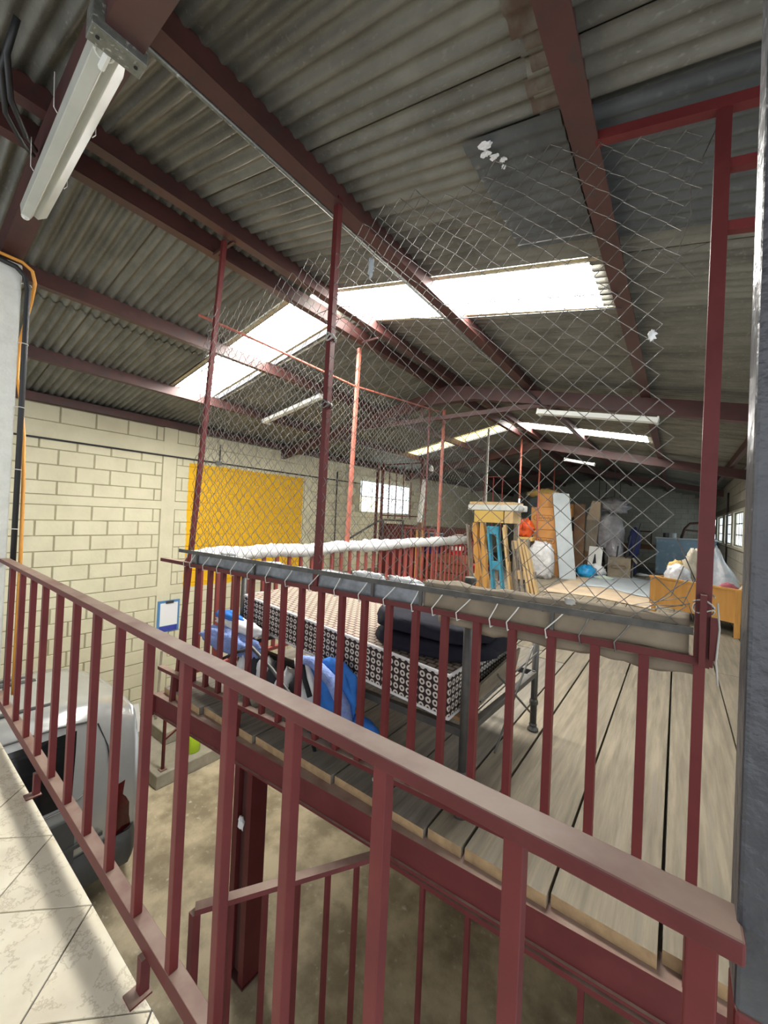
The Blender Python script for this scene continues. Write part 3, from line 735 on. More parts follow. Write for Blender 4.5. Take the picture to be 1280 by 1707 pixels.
# posts: the left one leans
MB().bar((-2.99, edge_y(-2.99) + .036, DZ), (-2.66, edge_y(-2.66) + .036, rz(-2.66) - .02), .030, .030, (1, 0, 0)).build('leaning_post', REDL, ff)
MB().bar(dpt_(-1.585, -.43), (-1.555, edge_y(-1.55), rz(-1.555) + .05), .034, .034, (1, 0, 0)).build('post', RED, ff)
MB().bar(dpt_(.072, -.43), (.080, 1.625, 1.375), .040, .040, (1, 0, 0)).build('post', RED, ff)
MB().bar((.072, 1.595, -.42), (.072, 1.595, -.20), .046, .016, (1, 0, 0)).build('joint_plate', RED, ff)
MB().bar((.100, 1.60, -.40), (.100, 1.60, -.27), .02, .02, (1, 0, 0)).build('latch', RED, ff)
MB().bar((-.30, 1.60, 1.445), (.40, 1.63, 1.30), .035, .035).build('top_bar', REDL, ff)
MB().bar((.085, 1.625, 1.17), (.45, 1.625, 1.09), .03, .03).build('gate_bar', REDL, ff); MB().bar((.085, 1.625, .97), (.45, 1.625, .89), .03, .03).build('gate_bar', REDL, ff)
# dark flat bar holding the mesh foot
MB().bar(dpt_(-2.95, -.322, -.014), dpt_(.05, -.322, -.014), .010, .024).build('foot_bar', BARM, ff)
for x in (-2.72, -2.1, -1.2, -.93, -.37): MB().bar(dpt_(x, -.42, -.012), dpt_(x, -.322, -.012), .012, .014, (1, 0, 0)).build('stub', BARM, ff)
for k, x in enumerate([-2.86, -2.78, -2.62, -2.46, -2.31, -2.14, -1.97, -1.80, -1.61, -1.43, -1.27, -1.12, -.965, -.86, -.745, -.60, -.53, -.385, -.27, -.16]):
    s_ = .03 + .02 * (k % 3)
    y = edge_y(x); m_ = TIE if x < -.3 else WIRE
    MB().tube([(x, y - .025, -.432), (x - .005, y - .027, -.40), (x + s_ * .5, y - .016, -.355), (x + s_, y - .006, -.312), (x + s_, y + .018, -.314), (x + s_ * .5, y + .022, -.37), (x, y + .022, -.43), (x, y - .025, -.432)], .0028, 5).build('tie_wire', m_, ff, smooth=True)
# knots of rope and loose wire
for (z, px_) in ((.95, -1.562), (.58, -1.57)):
    pts = [(px_ + .026 * math.cos(a) , edge_y(px_) + .026 * math.sin(a), z + .012 * math.sin(a * 2.3) + a * .0018) for a in [q * .5 for q in range(38)]]
    MB().tube(pts, .005, 5).build('rope_knot', ROPE if z > .7 else WIRE, ff, smooth=True)
pts = [(.074 + .027 * math.cos(a), 1.625 + .027 * math.sin(a), -.21 - a * .004 + .01 * math.sin(a * 1.7)) for a in [q * .5 for q in range(30)]]
MB().tube(pts, .0028, 5).build('rope_knot', ROPE, ff, smooth=True)
MB().tube([(.105, 1.585, -.22), (.112, 1.59, -.30), (.106, 1.585, -.40), (.112, 1.585, -.47)], .0028, 5).build('rope_tail', ROPE, ff, smooth=True)
def loose(pts): MB().tube([dpt_(x, z, .015) for x, z in pts], .0018, 4).build('loose_wire', WIRE, ff)
loose([(.07, 1.34), (.0, 1.16), (.005, 1.06), (-.03, .93), (.08, .95)]); loose([(-.01, 1.22), (-.06, 1.08), (-.01, 1.05)])
loose([(.0, -.03), (.05, -.16), (.02, -.25), (-.12, -.27), (.03, -.22), (.05, -.29)]); loose([(.02, -.12), (-.01, -.22), (-.1, -.29), (.04, -.24)])
loose([(-.2, 1.02), (-.1, .98), (-.02, .9), (.02, .84)])

# grey plastic and cardboard tucked behind the tie wires
def wrap(name, x0, x1, zt, zb, m, seed, label, cat, drop=.0):
    mb = MB(); nu = 60
    def fn(u, v):
        x = x0 + (x1 - x0) * u
        a = v
        prof = [(.05, zt - .01), (.022, zt), (.004, zt - .008), (.0, (zt + zb) / 2), (-.002, zb), (.03, zb - .012)]
        k = a * (len(prof) - 1); i = min(int(k), len(prof) - 2); f = k - i
        oy = prof[i][0] * (1 - f) + prof[i + 1][0] * f; z = prof[i][1] * (1 - f) + prof[i + 1][1] * f
        n1 = noise.noise(Vector((x * 7, a * 4, seed))); n2 = noise.noise(Vector((x * 19, a * 9, seed)))
        return (x, edge_y(x) + oy + .008 * n1 * (1 if oy > 0 else .4), z + (.018 * n1 + .008 * n2) * (1 if a in (0, 1) or a < .2 or a > .8 else .3))
    mb.grid(fn, nu, 15)
    mb.v = [(q[0], q[1] + (.03 if seed == 8 else 0), q[2]) for q in mb.v]
    o = mb.build(name, m, smooth=True); sd = o.modifiers.new('thickness', 'SOLIDIFY'); sd.thickness = .003
    return tag(o, label, cat)
wrap('plastic_sheet', -2.80, -.93, -.318, -.398, GREYPL, 1, 'crumpled grey plastic sheet tied between fence foot bar and deck handrail', 'plastic sheet')
wrap('cardboard_sheet', -.92, .04, -.285, -.398, CARDB, 4, 'bent brown cardboard tied over the deck handrail end', 'cardboard')
wrap('cardboard_sheet', -.86, .06, -.432, -.468, CARDB, 8, 'brown cardboard flap hanging just below the deck handrail', 'cardboard')
def paperlump(x0, x1, seed, lab):
    mb = MB()
    n_ = 14; pts = []; rr = []
    for k in range(n_ + 1):
        x = x0 + (x1 - x0) * k / n_; pts.append((x, edge_y(x) + .05, -.295 + .012 * noise.noise(Vector((x * 20, seed, 0))))); rr.append(.016 + .014 * abs(noise.noise(Vector((x * 14, 2, seed)))))
    mb.tube(pts, rr, 7); o = mb.build('crumpled_paper', CLOTHW, smooth=True); tag(o, lab, 'paper')
for x, r_, lab in ((-2.45, .05, 'crumpled white plastic scrap behind the grey sheet near the leaning post'), (-1.28, .06, 'crumpled white plastic scrap behind the grey sheet before the mattress'), (-1.06, .05, 'crumpled white plastic scrap where grey sheet meets cardboard')):
    o = MB().blob((x, edge_y(x) + .055, -.315), (r_ * 1.8, .022, .022), x, .6, 4, 24, 12).build('crumpled_plastic', CLOTHW, smooth=True); tag(o, lab, 'plastic scrap')

# ---- side fence
sf = thing('chain_link_fence', 'rusty chain link fence rising from the cloth wrapped side railing', 'fence', (-2.98, 4.3, -.38))
Y0s = 1.55
def topz(y): return 1.46 + max(0, (y - 3.4)) * .09
def Ps(u, v, w_): return (SX + .02 + w_, Y0s + u, -.35 + v)
def in_s(u, v):
    y = Y0s + u; return -.35 + v < topz(y) - .01 and y < 7.2
cm_ = MB(); chainlink(cm_, Ps, 128, 54, .0435, .0425, in_s, .0022, 3, lambda u, v: (.012 * noise.noise(Vector((u * 2, v * 2, 4))), .012 * noise.noise(Vector((u * 2, v * 2, 8)))))
o = cm_.build('wire_mesh', WIRE, sf, smooth=True); o['kind'] = 'stuff'
MB().tube([(SX, 1.5, 1.47), (SX, 2.2, 1.47), (SX, 3.3, 1.455), (SX, 5.3, 1.64)], .011, 8).build('top_bar', SALM, sf, smooth=True)
MB().bar((SX, 3.30, -.38), (SX, 3.36, 1.90), .035, .035, (1, 0, 0)).build('post', SALM, sf)
MB().bar((SX, 5.40, -.38), (SX, 5.42, 1.70), .035, .035, (1, 0, 0)).build('post', SALM, sf)
MB().bar((SX, 4.98, -.38), (SX, 4.98, 1.60), .02, .02, (1, 0, 0)).build('post', RED, sf)
MB().bar((SX, 7.22, DZ), (SX, 7.22, 1.78), .03, .03, (1, 0, 0)).build('end_post', ROPE, sf)
for y, lab in ((9.2, 'red pipe post with white painted foot, behind the pallets'), (10.75, 'red pipe post behind the orange cartons'), (12.3, 'thin red pipe post beyond the stacked cartons')):
    t = thing('roof_post', lab, 'post', (SX, y, DZ)); MB().tube([(SX, y, .55 if y < 10 else DZ), (SX, y, 1.93)], .022, 8).build('shaft', SALM, t, smooth=True)
    if y < 10: MB().tube([(SX, y, DZ), (SX, y, .55)], .022, 8).build('painted_foot', WHITEB, t, smooth=True)

# ================================================================== COLUMN, CABLES, LAMPS (near)
CX0, CX1, CY0, CY1 = -3.90, -3.575, .28, .605
wc = MB().box(CX0, CX1, CY0, CY1, GZ, 1.575).build('white_column', WHITECOL, bevel=.01); tag(wc, 'white plastered column below the near rafter', 'column')
pcab = o = MB().tube([(-3.72, .262, 1.56), (-3.59, .262, 1.56), (-3.558, .29, 1.56), (-3.557, .45, 1.555), (-3.557, .57, 1.54), (-3.557, .615, 1.50), (-3.562, .634, 1.42), (-3.574, .636, 1.2), (-3.574, .636, -1.4)], .016, 8).build('power_cable', BLKCAB, smooth=True); tag(o, 'thick black cable strapped down the white column edge', 'cable')
o = MB().tube([(-3.72, .265, 1.595), (-3.59, .265, 1.595), (-3.562, .29, 1.595), (-3.561, .45, 1.592), (-3.558, .60, 1.585), (-3.552, .65, 1.55), (-3.56, .668, 1.48), (-3.66, .672, 1.38), (-3.95, .672, 1.15), (-3.95, .672, .90), (-3.80, .672, .70), (-3.66, .672, .45), (-3.60, .672, .1), (-3.565, .672, -.4), (-3.565, .672, -1.32)], .011, 8).build('orange_conduit', ORNG, smooth=True); tag(o, 'orange plastic conduit behind the black cable', 'conduit')
for z in (1.45, 1.05, .62, .2, -.2): MB().tube([(-3.574, .60, z), (-3.556, .624, z + .002), (-3.556, .648, z), (-3.58, .655, z)], .003, 4).build('cable_strap', TIE, pcab)

def lamp(name, a, b, label, wd=.11, dp=.055, big=False):
    """surface fluorescent batten from a to b, opening downwards"""
    a, b = Vector(a), Vector(b); t = thing(name, label, 'lamp', tuple(lerp(a, b, .5)))
    d = (b - a).normalized(); s_ = d.cross(Vector((0, 0, 1))).normalized(); u = s_.cross(d).normalized()
    def prof(pr, nm, m, a=a, b=b):
        mb = MB(); n = len(pr); vs = [a + s_ * p[0] + u * p[1] for p in pr] + [b + s_ * p[0] + u * p[1] for p in pr]
        mb.add(vs, [tuple(range(n))[::-1], tuple(range(n, 2 * n))] + [(i, (i + 1) % n, (i + 1) % n + n, i + n) for i in range(n)])
        return mb.build(nm, m, t, bevel=.003)
    h = wd / 2
    prof([(-h, 0), (-h, -.012), (-.02, -dp * .72), (.0, -dp * .55), (.012, -dp), (h * .9, -dp * .85), (h, -.012), (h, 0)], 'reflector', LAMPW if big else LAMPF)
    if big:
        e0 = b - d * .055
        prof([(-h * 1.35, .02), (-h * 1.35, -dp * 1.15), (h * 1.35, -dp * 1.15), (h * 1.35, .02)], 'end_box', GALV, e0, b + d * .02)
        mb = MB()
        for sx in (-.045, .045):
            c = e0 + s_ * sx * 1.2 + u * (-dp * 1.16) + d * .038; mb.tube([c, c + u * -.002], .006, 10)
        mb.build('screw_hole', DARK, t)
        mb = MB(); c = e0 - d * .02 + s_ * .022 - u * dp * .9
        mb.tube([c + (d * math.cos(q) + s_ * math.sin(q)) * .026 for q in [k * math.pi / 8 for k in range(4, 18)]], .004, 6); mb.build('lamp_clip', LAMPF, t)
        mb = MB(); c = e0 + s_ * .016 - u * dp * 1.02; mb.tube([c - d * .075, c], .011, 8); mb.build('lamp_holder', LAMPF, t)
        mb = MB(); c = a + s_ * .03 - u * dp * .75; mb.tube([c + d * .01, c - d * .02], .02, 10); mb.build('end_cap', LAMPF, t)
    else:
        for q in (a, b): prof([(-h, .01), (-h, -dp), (h, -dp), (h, .01)], 'end_cap', LAMPF, q - d * .006, q + d * .012)
    return t
nl = lamp('fluorescent_lamp', (-2.97, .535, 1.64), (-1.50, .455, 1.55), 'unlit white fluorescent batten with galvanised end box, under the near rafter', .115, .06, True)
lamp('fluorescent_lamp', (-1.42, 5.02, 1.40), (-.20, 5.02, 1.16), 'unlit white fluorescent batten below the rafter with the collar tie', .16, .06)
lamp('fluorescent_lamp', (-5.36, 3.88, rz(-5.36) - .002), (-4.12, 3.92, rz(-4.12) - .002), 'unlit fluorescent batten hanging on the slope toward the yellow wall', .16, .06)
lamp('fluorescent_lamp', (-2.1, 9.6, 1.50), (-1.5, 9.6, 1.36), 'small unlit fluorescent batten on the second rafter', .14, .06)
o = MB().tube([(-1.43, .46, 1.60), (-1.36, .44, 1.66), (-1.22, .42, 1.64), (-.9, .39, 1.58)], .02, 8).build('conduit_pipe', BLKPL, smooth=True); tag(o, 'grey black conduit leaving the galvanised lamp box', 'conduit')
for k, (dx, lab) in enumerate(((0, 'looped black cable hanging above the near lamp'), (.10, 'second black cable slack above the near rafter'))):
    o = MB().tube([(-2.2 + dx, .30, 1.86), (-2.3 + dx, .29, 1.78), (-2.45 + dx, .33, 1.72), (-2.62 + dx * .6, .42, 1.74), (-2.75 + dx * .5, .48, 1.80)], .012, 7).build('cable_loop', BLKCAB, smooth=True); tag(o, lab, 'cable')
for f in (.28, .62):
    p = lerp((-2.97, .535, 1.64), (-1.50, .455, 1.55), f)
    MB().tube([p + Vector((0, -.075, .14)), p + Vector((0, -.072, .0)), p + Vector((0, -.06, -.015))], .002, 4).build('tie_wire', TIE, nl); MB().tube([p + Vector((0, .066, .1)), p + Vector((0, .07, -.0)), p + Vector((0, .058, -.02))], .002, 4).build('tie_wire', TIE, nl)

# wall conduits, slack wires
o = MB().tube([(XL + .03, .7, .795), (XL + .03, 7.6, .80)], .012, 7).build('wall_conduit', BLKCAB, smooth=True); tag(o, 'black conduit running level along the top of the left block wall', 'conduit')
t = thing('junction_drop', 'black conduit drop with grey box above the yellow painted field', 'conduit', (XL + .03, 3.75, .8)); MB().tube([(XL + .03, 3.77, .8), (XL + .03, 3.77, 1.12)], .012, 7).build('pipe', BLKCAB, t); MB().box(XL + .014, XL + .06, 3.70, 3.80, .76, .83).build('box', GALV, t)
o = MB().tube([(XL + .03, 6.75, 1.0), (XL + .03, 6.75, GZ + 1.5)], .014, 7).build('wall_conduit', BLKCAB, smooth=True); tag(o, 'black vertical conduit on the left wall beside the window', 'conduit')
for pts, lab in (([(-5.36, 2.72, 1.44), (-4.1, 2.66, 1.685), (-2.89, 2.58, 1.915), (-2.61, 2.58, 1.92), (-1.55, 2.68, 1.68), (-.33, 2.70, 1.41)], 'slack black wire under the skylights, nearer the fence'), ([(-5.36, 2.82, 1.44), (-4.1, 2.75, 1.685), (-2.89, 2.75, 1.915), (-2.61, 2.77, 1.92), (-1.6, 2.93, 1.69), (-.33, 2.90, 1.41)], 'slack black wire under the skylights, farther from the fence')):
    o = MB().tube(pts, .0035, 5).build('slack_wire', BLKCAB); tag(o, lab, 'wire')
o = MB().tube([(XR - .03, 12.7, .95), (XR - .03, 12.75, .7), (XR - .03, 12.75, -1.0)], .02, 7).build('wall_conduit', BLKCAB, smooth=True); tag(o, 'black conduit bending down between the side wall windows', 'conduit')

# ================================================================== BED AND BEDDING
bed = thing('bed_frame', 'old iron bedstead of dark pipe with a plywood base', 'bed', (-1.65, 2.25, DZ))
for (x, y, zt) in ((-.775, 1.74, -.29), (-.735, 2.75, -.76), (-2.66, 1.80, -.50), (-2.62, 2.75, -.60)):
    l_ = MB().tube([(x, y, DZ + .03), (x, y, zt)], .021, 10).build('leg', DKSTEEL, bed, smooth=True)
    MB().lathe([(.034, 0), (.036, .012), (.022, .03), (.026, .04), (.022, .05)], (x, y, DZ), 12).build('foot', DKSTEEL, l_)
    MB().lathe([(.026, 0), (.029, .008), (.029, .022), (.026, .03)], (x, y, zt - .01), 12).build('cap', DKSTEEL, l_)
    MB().lathe([(.021, 0), (.028, .01), (.028, .03), (.021, .04)], (x, y, DZ + .17), 12).build('collar', DKSTEEL, l_)
MB().bar((-.775, 1.74, -1.0), (-2.66, 1.80, -1.03), .035, .035).build('side_rail', DKSTEEL, bed); MB().bar((-.735, 2.75, -1.0), (-2.62, 2.75, -1.03), .035, .035).build('side_rail', DKSTEEL, bed)
MB().bar((-.775, 1.76, -1.0), (-.735, 2.73, -1.0), .035, .03).build('end_rail', DKSTEEL, bed); MB().bar((-2.64, 1.82, -1.03), (-2.62, 2.73, -1.03), .035, .03).build('end_rail', DKSTEEL, bed)
MB().bar((-.775, 1.75, -1.16), (-.775, 1.75, -.98), .05, .02, (1, 0, 0)).build('corner_bracket', DKSTEEL, bed)
MB().bar((-.735, 2.74, -1.16), (-.735, 2.74, -.98), .05, .02, (1, 0, 0)).build('corner_bracket', DKSTEEL, bed)
for a, b in (((-.70, 1.95, -.77), (-.70, 2.55, -1.18)), ((-.70, 1.95, -1.16), (-.70, 2.55, -.77)), ((-.725, 1.80, -.86), (-.72, 2.74, -.86))): MB().tube([a, b], .006, 6).build('brace', DKSTEEL, bed)
MB().add([(x, y, -.645 - .055 * (x + 2.62) - .20 + dz) for dz in (-.018, .0) for (x, y) in ((-2.63, 1.80), (-.80, 1.75), (-.80, 2.62), (-2.63, 2.68))],
         [(0, 3, 2, 1), (4, 5, 6, 7), (0, 1, 5, 4), (1, 2, 6, 5), (2, 3, 7, 6), (3, 0, 4, 7)]).build('plywood_base', PLYW, bed)
MB().bar((-2.66, 1.80, -.878), (-2.62, 2.75, -.878), .03, .03).build('head_rail', DKSTEEL, bed)
# mattress (tilted): top plane z = -.65 at left, -.76 at right
def mz(x): return -.645 - .055 * (x + 2.62)
mt = MB(); nxm = 24
x0m, x1m, y0m, y1m, thk = -2.60, -.84, 1.70, 2.62, .20
yl = lambda x: y0m + .07 * (-(x) - .84) / 1.78
def mcorner(x, y, z): return (x, y, z)
top = MB(); top.grid(lambda u, v: (x0m + (x1m - x0m) * u, yl(x0m + (x1m - x0m) * u) + (y1m - y0m) * v, mz(x0m + (x1m - x0m) * u) + .012 * math.sin(math.pi * v) + .004 * noise.noise(Vector((u * 6, v * 4, 0)))), 24, 10)
mtt = thing('mattress', 'dark ring-patterned mattress with cream brick-print top on the iron bed', 'mattress', (-1.7, 2.2, -.96))
top.build('top_panel', HONEY, mtt, smooth=True, uvs=lambda p, f: (p.x / .055, p.y / .044))
sd = MB()
def ring(x, y): return (x, y)
def side(pa, pb, n=24):
    sd.grid(lambda u, v: (pa[0] + (pb[0] - pa[0]) * u, pa[1] + (pb[1] - pa[1]) * u, mz(pa[0] + (pb[0] - pa[0]) * u) - thk * v), n, 4)
c = [(x0m, yl(x0m)), (x1m, yl(x1m)), (x1m, yl(x1m) + y1m - y0m), (x0m, yl(x0m) + y1m - y0m)]
side(c[0], c[1]); side(c[1], c[2], 12); side(c[2], c[3]); side(c[3], c[0], 12)
sd.build('ring_print_border', RINGS, mtt, uvs=lambda p, f: ((p.x + p.y) / .0385, (p.z + .055 * p.x) / .0385))
b_ = MB(); b_.grid(lambda u, v: (x0m + (x1m - x0m) * u, yl(x0m + (x1m - x0m) * u) + (y1m - y0m) * v, mz(x0m + (x1m - x0m) * u) - thk), 2, 1); b_.build('underside', BLKST, mtt)
pp = MB()
for dz in (0.002, -thk):
    for a, b in zip(c, c[1:] + c[:1]): pp.tube([(a[0], a[1], mz(a[0]) + dz), (b[0], b[1], mz(b[0]) + dz)], .008, 6)
pp.build('piping', CLOTHW, mtt, smooth=True)
o = MB().box(-2.3, -.86, 1.86, 2.6, -.965, -.955).build
# folded quilt
q = thing('folded_quilt', 'navy blue padded quilt folded double on the mattress end', 'quilt', (-1.0, 2.15, -.76))
for k, (zc, rz_, dx) in enumerate(((-.680, .058, 0), (-.582, .060, .01))):
    mb = MB(); mb.blob((-1.12 + dx, 2.215, zc), (.36, .45, rz_), 5 + k, .10, 2.5, 36, 16, pw=.55, rot=R(6)); mb.build('fold', PUFF, q, smooth=True)
MB().blob((-1.06, 2.36, -.518), (.12, .20, .03), 9, .3, 3, 20, 10, pw=.7).build('lining_patch', GREYWRAP, q, smooth=True)
MB().blob((-.775, 2.25, -.665), (.045, .30, .075), 12, .2, 3, 16, 10).build('hanging_edge', PUFF, q, smooth=True)
o = MB().bar((-.795, 1.93, -.905), (-.785, 2.52, -.86), .012, .15, (.2, 0, 1)).build('cardboard_scrap', CARDB); tag(o, 'torn cardboard scrap between mattress end and bed braces', 'cardboard')
o = MB().bar((-.798, 1.80, -.985), (-.818, 1.87, -.82), .012, .05, (0, 1, 0)).build('wood_offcut', PINE); tag(o, 'small pale wood board leaning at the bed corner', 'board')
# folded cot frame with blankets, between bed and railing
cot = thing('folding_cot', 'folded black tube cot frame lying between bed and deck railing', 'cot', (-2.1, 1.62, DZ))
def slot(x, z, o=.034): return (x, edge_y(x) + o, z)
MB().tube([(-2.90, 1.585, -1.20), slot(-2.88, -1.08, .05), slot(-2.75, -1.05), slot(-2.45, -1.02), slot(-2.30, -.94), slot(-2.14, -.875)], .010, 8).build('tube', BLKPL, cot, smooth=True)
MB().tube([slot(-2.16, -.865), slot(-1.95, -.96), slot(-1.72, -1.11), slot(-1.45, -1.14), slot(-1.02, -1.13, .06)], .011, 8).build('tube', DKSTEEL, cot, smooth=True)
MB().tube([slot(-1.30, -1.135, .045), (-1.30, 1.60, -1.20)], .008, 8).build('strut', DKSTEEL, cot, smooth=True)
MB().tube([(-2.90, 1.735, -1.205), (-1.15, 1.735, -1.205)], .010, 8).build('tube', DKSTEEL, cot, smooth=True)
for x in (-2.85, -2.3, -1.7, -1.2): MB().tube([(x, 1.60, -1.20), (x + .05, 1.64, DZ)], .010, 8).build('leg', BLKPL, cot, smooth=True)
MB().bar((-2.90, 1.585, -1.205), (-1.15, 1.585, -1.205), .02, .014).build('slat', DKSTEEL, cot)
MB().box(-2.90, -1.18, 1.58, 1.735, -1.212, -1.20).build('sling', BLKST, cot)
bl = thing('fleece_blanket', 'periwinkle blue fleece blanket rolled on the cot tube', 'blanket', (-2.52, 1.62, -1.05))
MB().blob((-2.52, 1.615, -.935), (.33, .075, .085), 21, .28, 2.6, 40, 14, rot=R(2)).build('roll', FLEECE, bl, smooth=True)
sp_ = thing('striped_blanket', 'white, black and blue striped blanket heaped on the cot', 'blanket', (-2.0, 1.64, -1.2))
MB().blob((-2.50, 1.665, -.835), (.28, .06, .055), 31, .25, 3, 28, 10).build('white_fold', WHITEST, sp_, smooth=True)
MB().blob((-2.62, 1.665, -.795), (.18, .045, .045), 35, .25, 3, 20, 10).build('blue_stripe', BLUE, sp_, smooth=True)
for k in range(7):
    x = -2.35 + .105 * k
    MB().blob((x, 1.645 + .008 * (k % 2), -1.06 - .010 * k), (.062, .070, .115), 40 + k, .3, 2, 18, 14, rot=R(15), flat=-1.199).build('white_fold' if k % 2 == 0 else 'black_fold', WHITEST if k % 2 == 0 else BLKST, sp_, smooth=True)
MB().blob((-2.05, 1.625, -1.14), (.22, .055, .05), 55, .4, 3, 20, 10, flat=-1.199).build('fleece_edge', FLEECE, sp_, smooth=True)
bb2 = thing('blue_blanket', 'bright blue blanket with fleece border hanging beside the mattress', 'blanket', (-1.55, 1.65, -1.2))
MB().blob((-1.56, 1.665, -1.03), (.19, .045, .20), 61, .22, 2.2, 28, 14, flat=-1.199).build('body', BLUE, bb2, smooth=True)
MB().tube([(-1.78, 1.60, -.87), (-1.66, 1.605, -.86), (-1.52, 1.615, -.93), (-1.42, 1.62, -1.05), (-1.38, 1.62, -1.15)], [.022, .032, .036, .036, .026], 10).build('fleece_border', FLEECE, bb2, smooth=True)
for k in range(3): MB().tube([(-1.80 + .045 * k, 1.60, -.87), (-1.77 + .05 * k, 1.595, -.95), (-1.72 + .055 * k, 1.595, -1.06)], [.014, .019, .016], 7).build('white_stripe', WHITEST if k % 2 == 0 else BLKST, bb2, smooth=True)
MB().blob((-1.38, 1.675, -1.14), (.15, .045, .045), 66, .25, 2, 18, 10).build('corner', BLUE, bb2, smooth=True)
o = MB().blob((-1.22, 1.66, DZ + .009), (.02, .015, .008), 2, .5, nu=8, nv=6, flat=DZ).build('paper_scrap', PAPER); tag(o, 'tiny white paper scrap on the planks below the bed', 'paper')

# ================================================================== PALLETS AND PILE ON THE DECK
KP = .87          # the pile stands right of the side fence
def pallet(name, x, y, w, h, lean, m, m2, label, n=3, thick=.12, gapw=.085, seed=0, jig=False):
    """a pallet standing on edge, seen edge-on: boards run up, blocks between"""
    x, y, gapw, h = x * KP, y * KP, gapw * KP, (DZ + h) * KP - DZ
    t = thing(name, label, 'pallet', (x, y, DZ)); rnd = random.Random(seed)
    def pt(dx, dy, dz): return Vector((x + dx - lean * dz, y + dy, DZ + dz))
    for i in range(n):
        dx = i * gapw
        mb = MB()
        if jig:
            pr = []
            for k in range(13):
                zz_ = h * k / 12; ww = .045 + .016 * math.sin(k * 1.9 + i)
                pr.append((zz_, ww))
            for (za, wa), (zb, wb_) in zip(pr, pr[1:]):
                a, b = pt(dx, 0, za), pt(dx, 0, zb); mb.bar(a, b, .10, wa * 1.6, (1, 0, 0), h2=wb_ * 1.6)
        else: mb.bar(pt(dx, 0, 0), pt(dx + rnd.uniform(-.02, .02), 0, h * rnd.uniform(.94, 1)), .11, .034, (1, 0, 0))
        mb.build('board', m, t)
    if not jig:
        for zf in (.06, .5, .93):
            a = pt(0, .01, h * zf); MB().bar(a - Vector((0.02, 0, 0)), a + Vector((gapw * (n - 1) + .02, 0, 0)), .09, .13, (0, 0, 1)).build('block', m2, t)
    return t
pallet('grey_pallet', -3.16, 7.25, .3, 1.32, .10, GREYW, GREYW, 'grey weathered board upright at the left of the teal pallet', 1, seed=1)
pallet('ochre_pallet', -3.02, 7.25, .3, 1.34, .10, PINEO, PINEO, 'pair of ochre wavy-edged slabs beside the teal pallet', 2, gapw=.15, seed=2, jig=True)
pallet('teal_pallet', -2.70, 7.22, .3, 1.32, .12, TEALW, TEALW, 'teal painted wooden pallet stood on edge', 2, gapw=.17, seed=3)
pallet('pine_pallet', -2.36, 7.20, .3, 1.36, .14, PINE, PINE, 'tall pale pine pallet leaning beside the teal pallet', 1, seed=4)
pallet('brown_pallet', -2.24, 7.30, .3, 1.05, .16, GREYW, PINE, 'short brown weathered pallet with dark end caps', 3, gapw=.09, seed=5)
pallet('pine_pallet', -1.98, 7.16, .3, 1.10, .24, PINE, GREYW, 'loose pale battens fanned out at the pallet end', 3, gapw=.07, seed=6)
t = thing('plank_shelf', 'white chipped table top with yellow apron lying over the pallets', 'table', (-2.5, 6.6, DZ))
def kbox(x0, x1, y0, y1, z0, z1): return MB().box(x0 * KP, x1 * KP, y0 * KP, y1 * KP, DZ if z0 == DZ else z0 * KP, z1 * KP)
kbox(-3.33, -2.33, 7.2, 7.75, .20, .315).build('painted_top', WHITEP, t, bevel=.02)
kbox(-3.30, -2.42, 7.22, 7.75, .315, .365).build('board', PINE, t)
kbox(-3.20, -2.62, 7.24, 7.7, -.03, .20).build('apron', BRASS, t); kbox(-2.60, -2.44, 7.24, 7.7, -.03, .20).build('apron_end', PINE, t)
kbox(-3.18, -3.12, 7.5, 7.6, DZ, -.03).build('leg', GREYW, t); kbox(-2.5, -2.44, 7.5, 7.6, DZ, -.03).build('leg', GREYW, t)
MB().blob((-2.36 * KP, 7.3 * KP, .25 * KP), (.087, .078, .065), 4, .25, 3, 16, 10).build('wrapped_end', PLASTIC, t, smooth=True)

# cartons
def carton(x, y, z, w, d, h, m, label, text=None, rot=0., name='cardboard_box', pink=True):
    t = thing(name, label, 'box', (x, y, z))
    M_ = Matrix.Rotation(rot, 3, 'Z')
    def tr(mb):
        mb.v = [tuple(M_ @ (Vector(v) - Vector((x, y, z))) + Vector((x, y, z))) for v in mb.v]; return mb
    tr(MB().box(x - w / 2, x + w / 2, y - d / 2, y + d / 2, z, z + h)).build('carton', m, t, bevel=.008)
    tr(MB().box(x - w / 2 + .01, x + w / 2 - .01, y - .03, y + .03, z + h, z + h + .002)).build('tape', CARDP, t)
    if text:
        mb = MB(); yy = y - d / 2 - .003; zc = z + h * .52; rw, rh = w * .33, h * .12
        pts = [(x - w * .08 + (rw - rh) * sg + rh * math.cos(a), yy, zc + rh * math.sin(a)) for sg, a0 in ((1, -math.pi / 2), (-1, math.pi / 2)) for a in [a0 + k * math.pi / 8 for k in range(9)]]
        mb.tube(pts + [pts[0]], .006, 5); tr(mb).build('printed_outline', INK, t)
        cu = bpy.data.curves.new('lettering', 'FONT'); cu.body = text; cu.size = rh * 1.5; cu.align_x = 'CENTER'; cu.align_y = 'CENTER'; cu.extrude = .001; cu.shear = .25
        ob = bpy.data.objects.new('lettering_tmp', cu); col.objects.link(ob); dg = bpy.context.evaluated_depsgraph_get()
        me = bpy.data.meshes.new_from_object(ob.evaluated_get(dg)); bpy.data.objects.remove(ob)
        me.materials.clear(); me.materials.append(INK); lo = bpy.data.objects.new('lettering', me); col.objects.link(lo); lo.parent = t
        lo.rotation_euler = (R(90), 0, rot); lo.location = M_ @ Vector((-w * .08, -d / 2 - .004, h * .52))
    return t
bxx, byy = -2.72, 11.35
carton(bxx + .05, byy, DZ, .78, .6, .60, CARDO, 'bottom orange carton of the stack, half hidden by a wrapped bundle', None, R(-12))
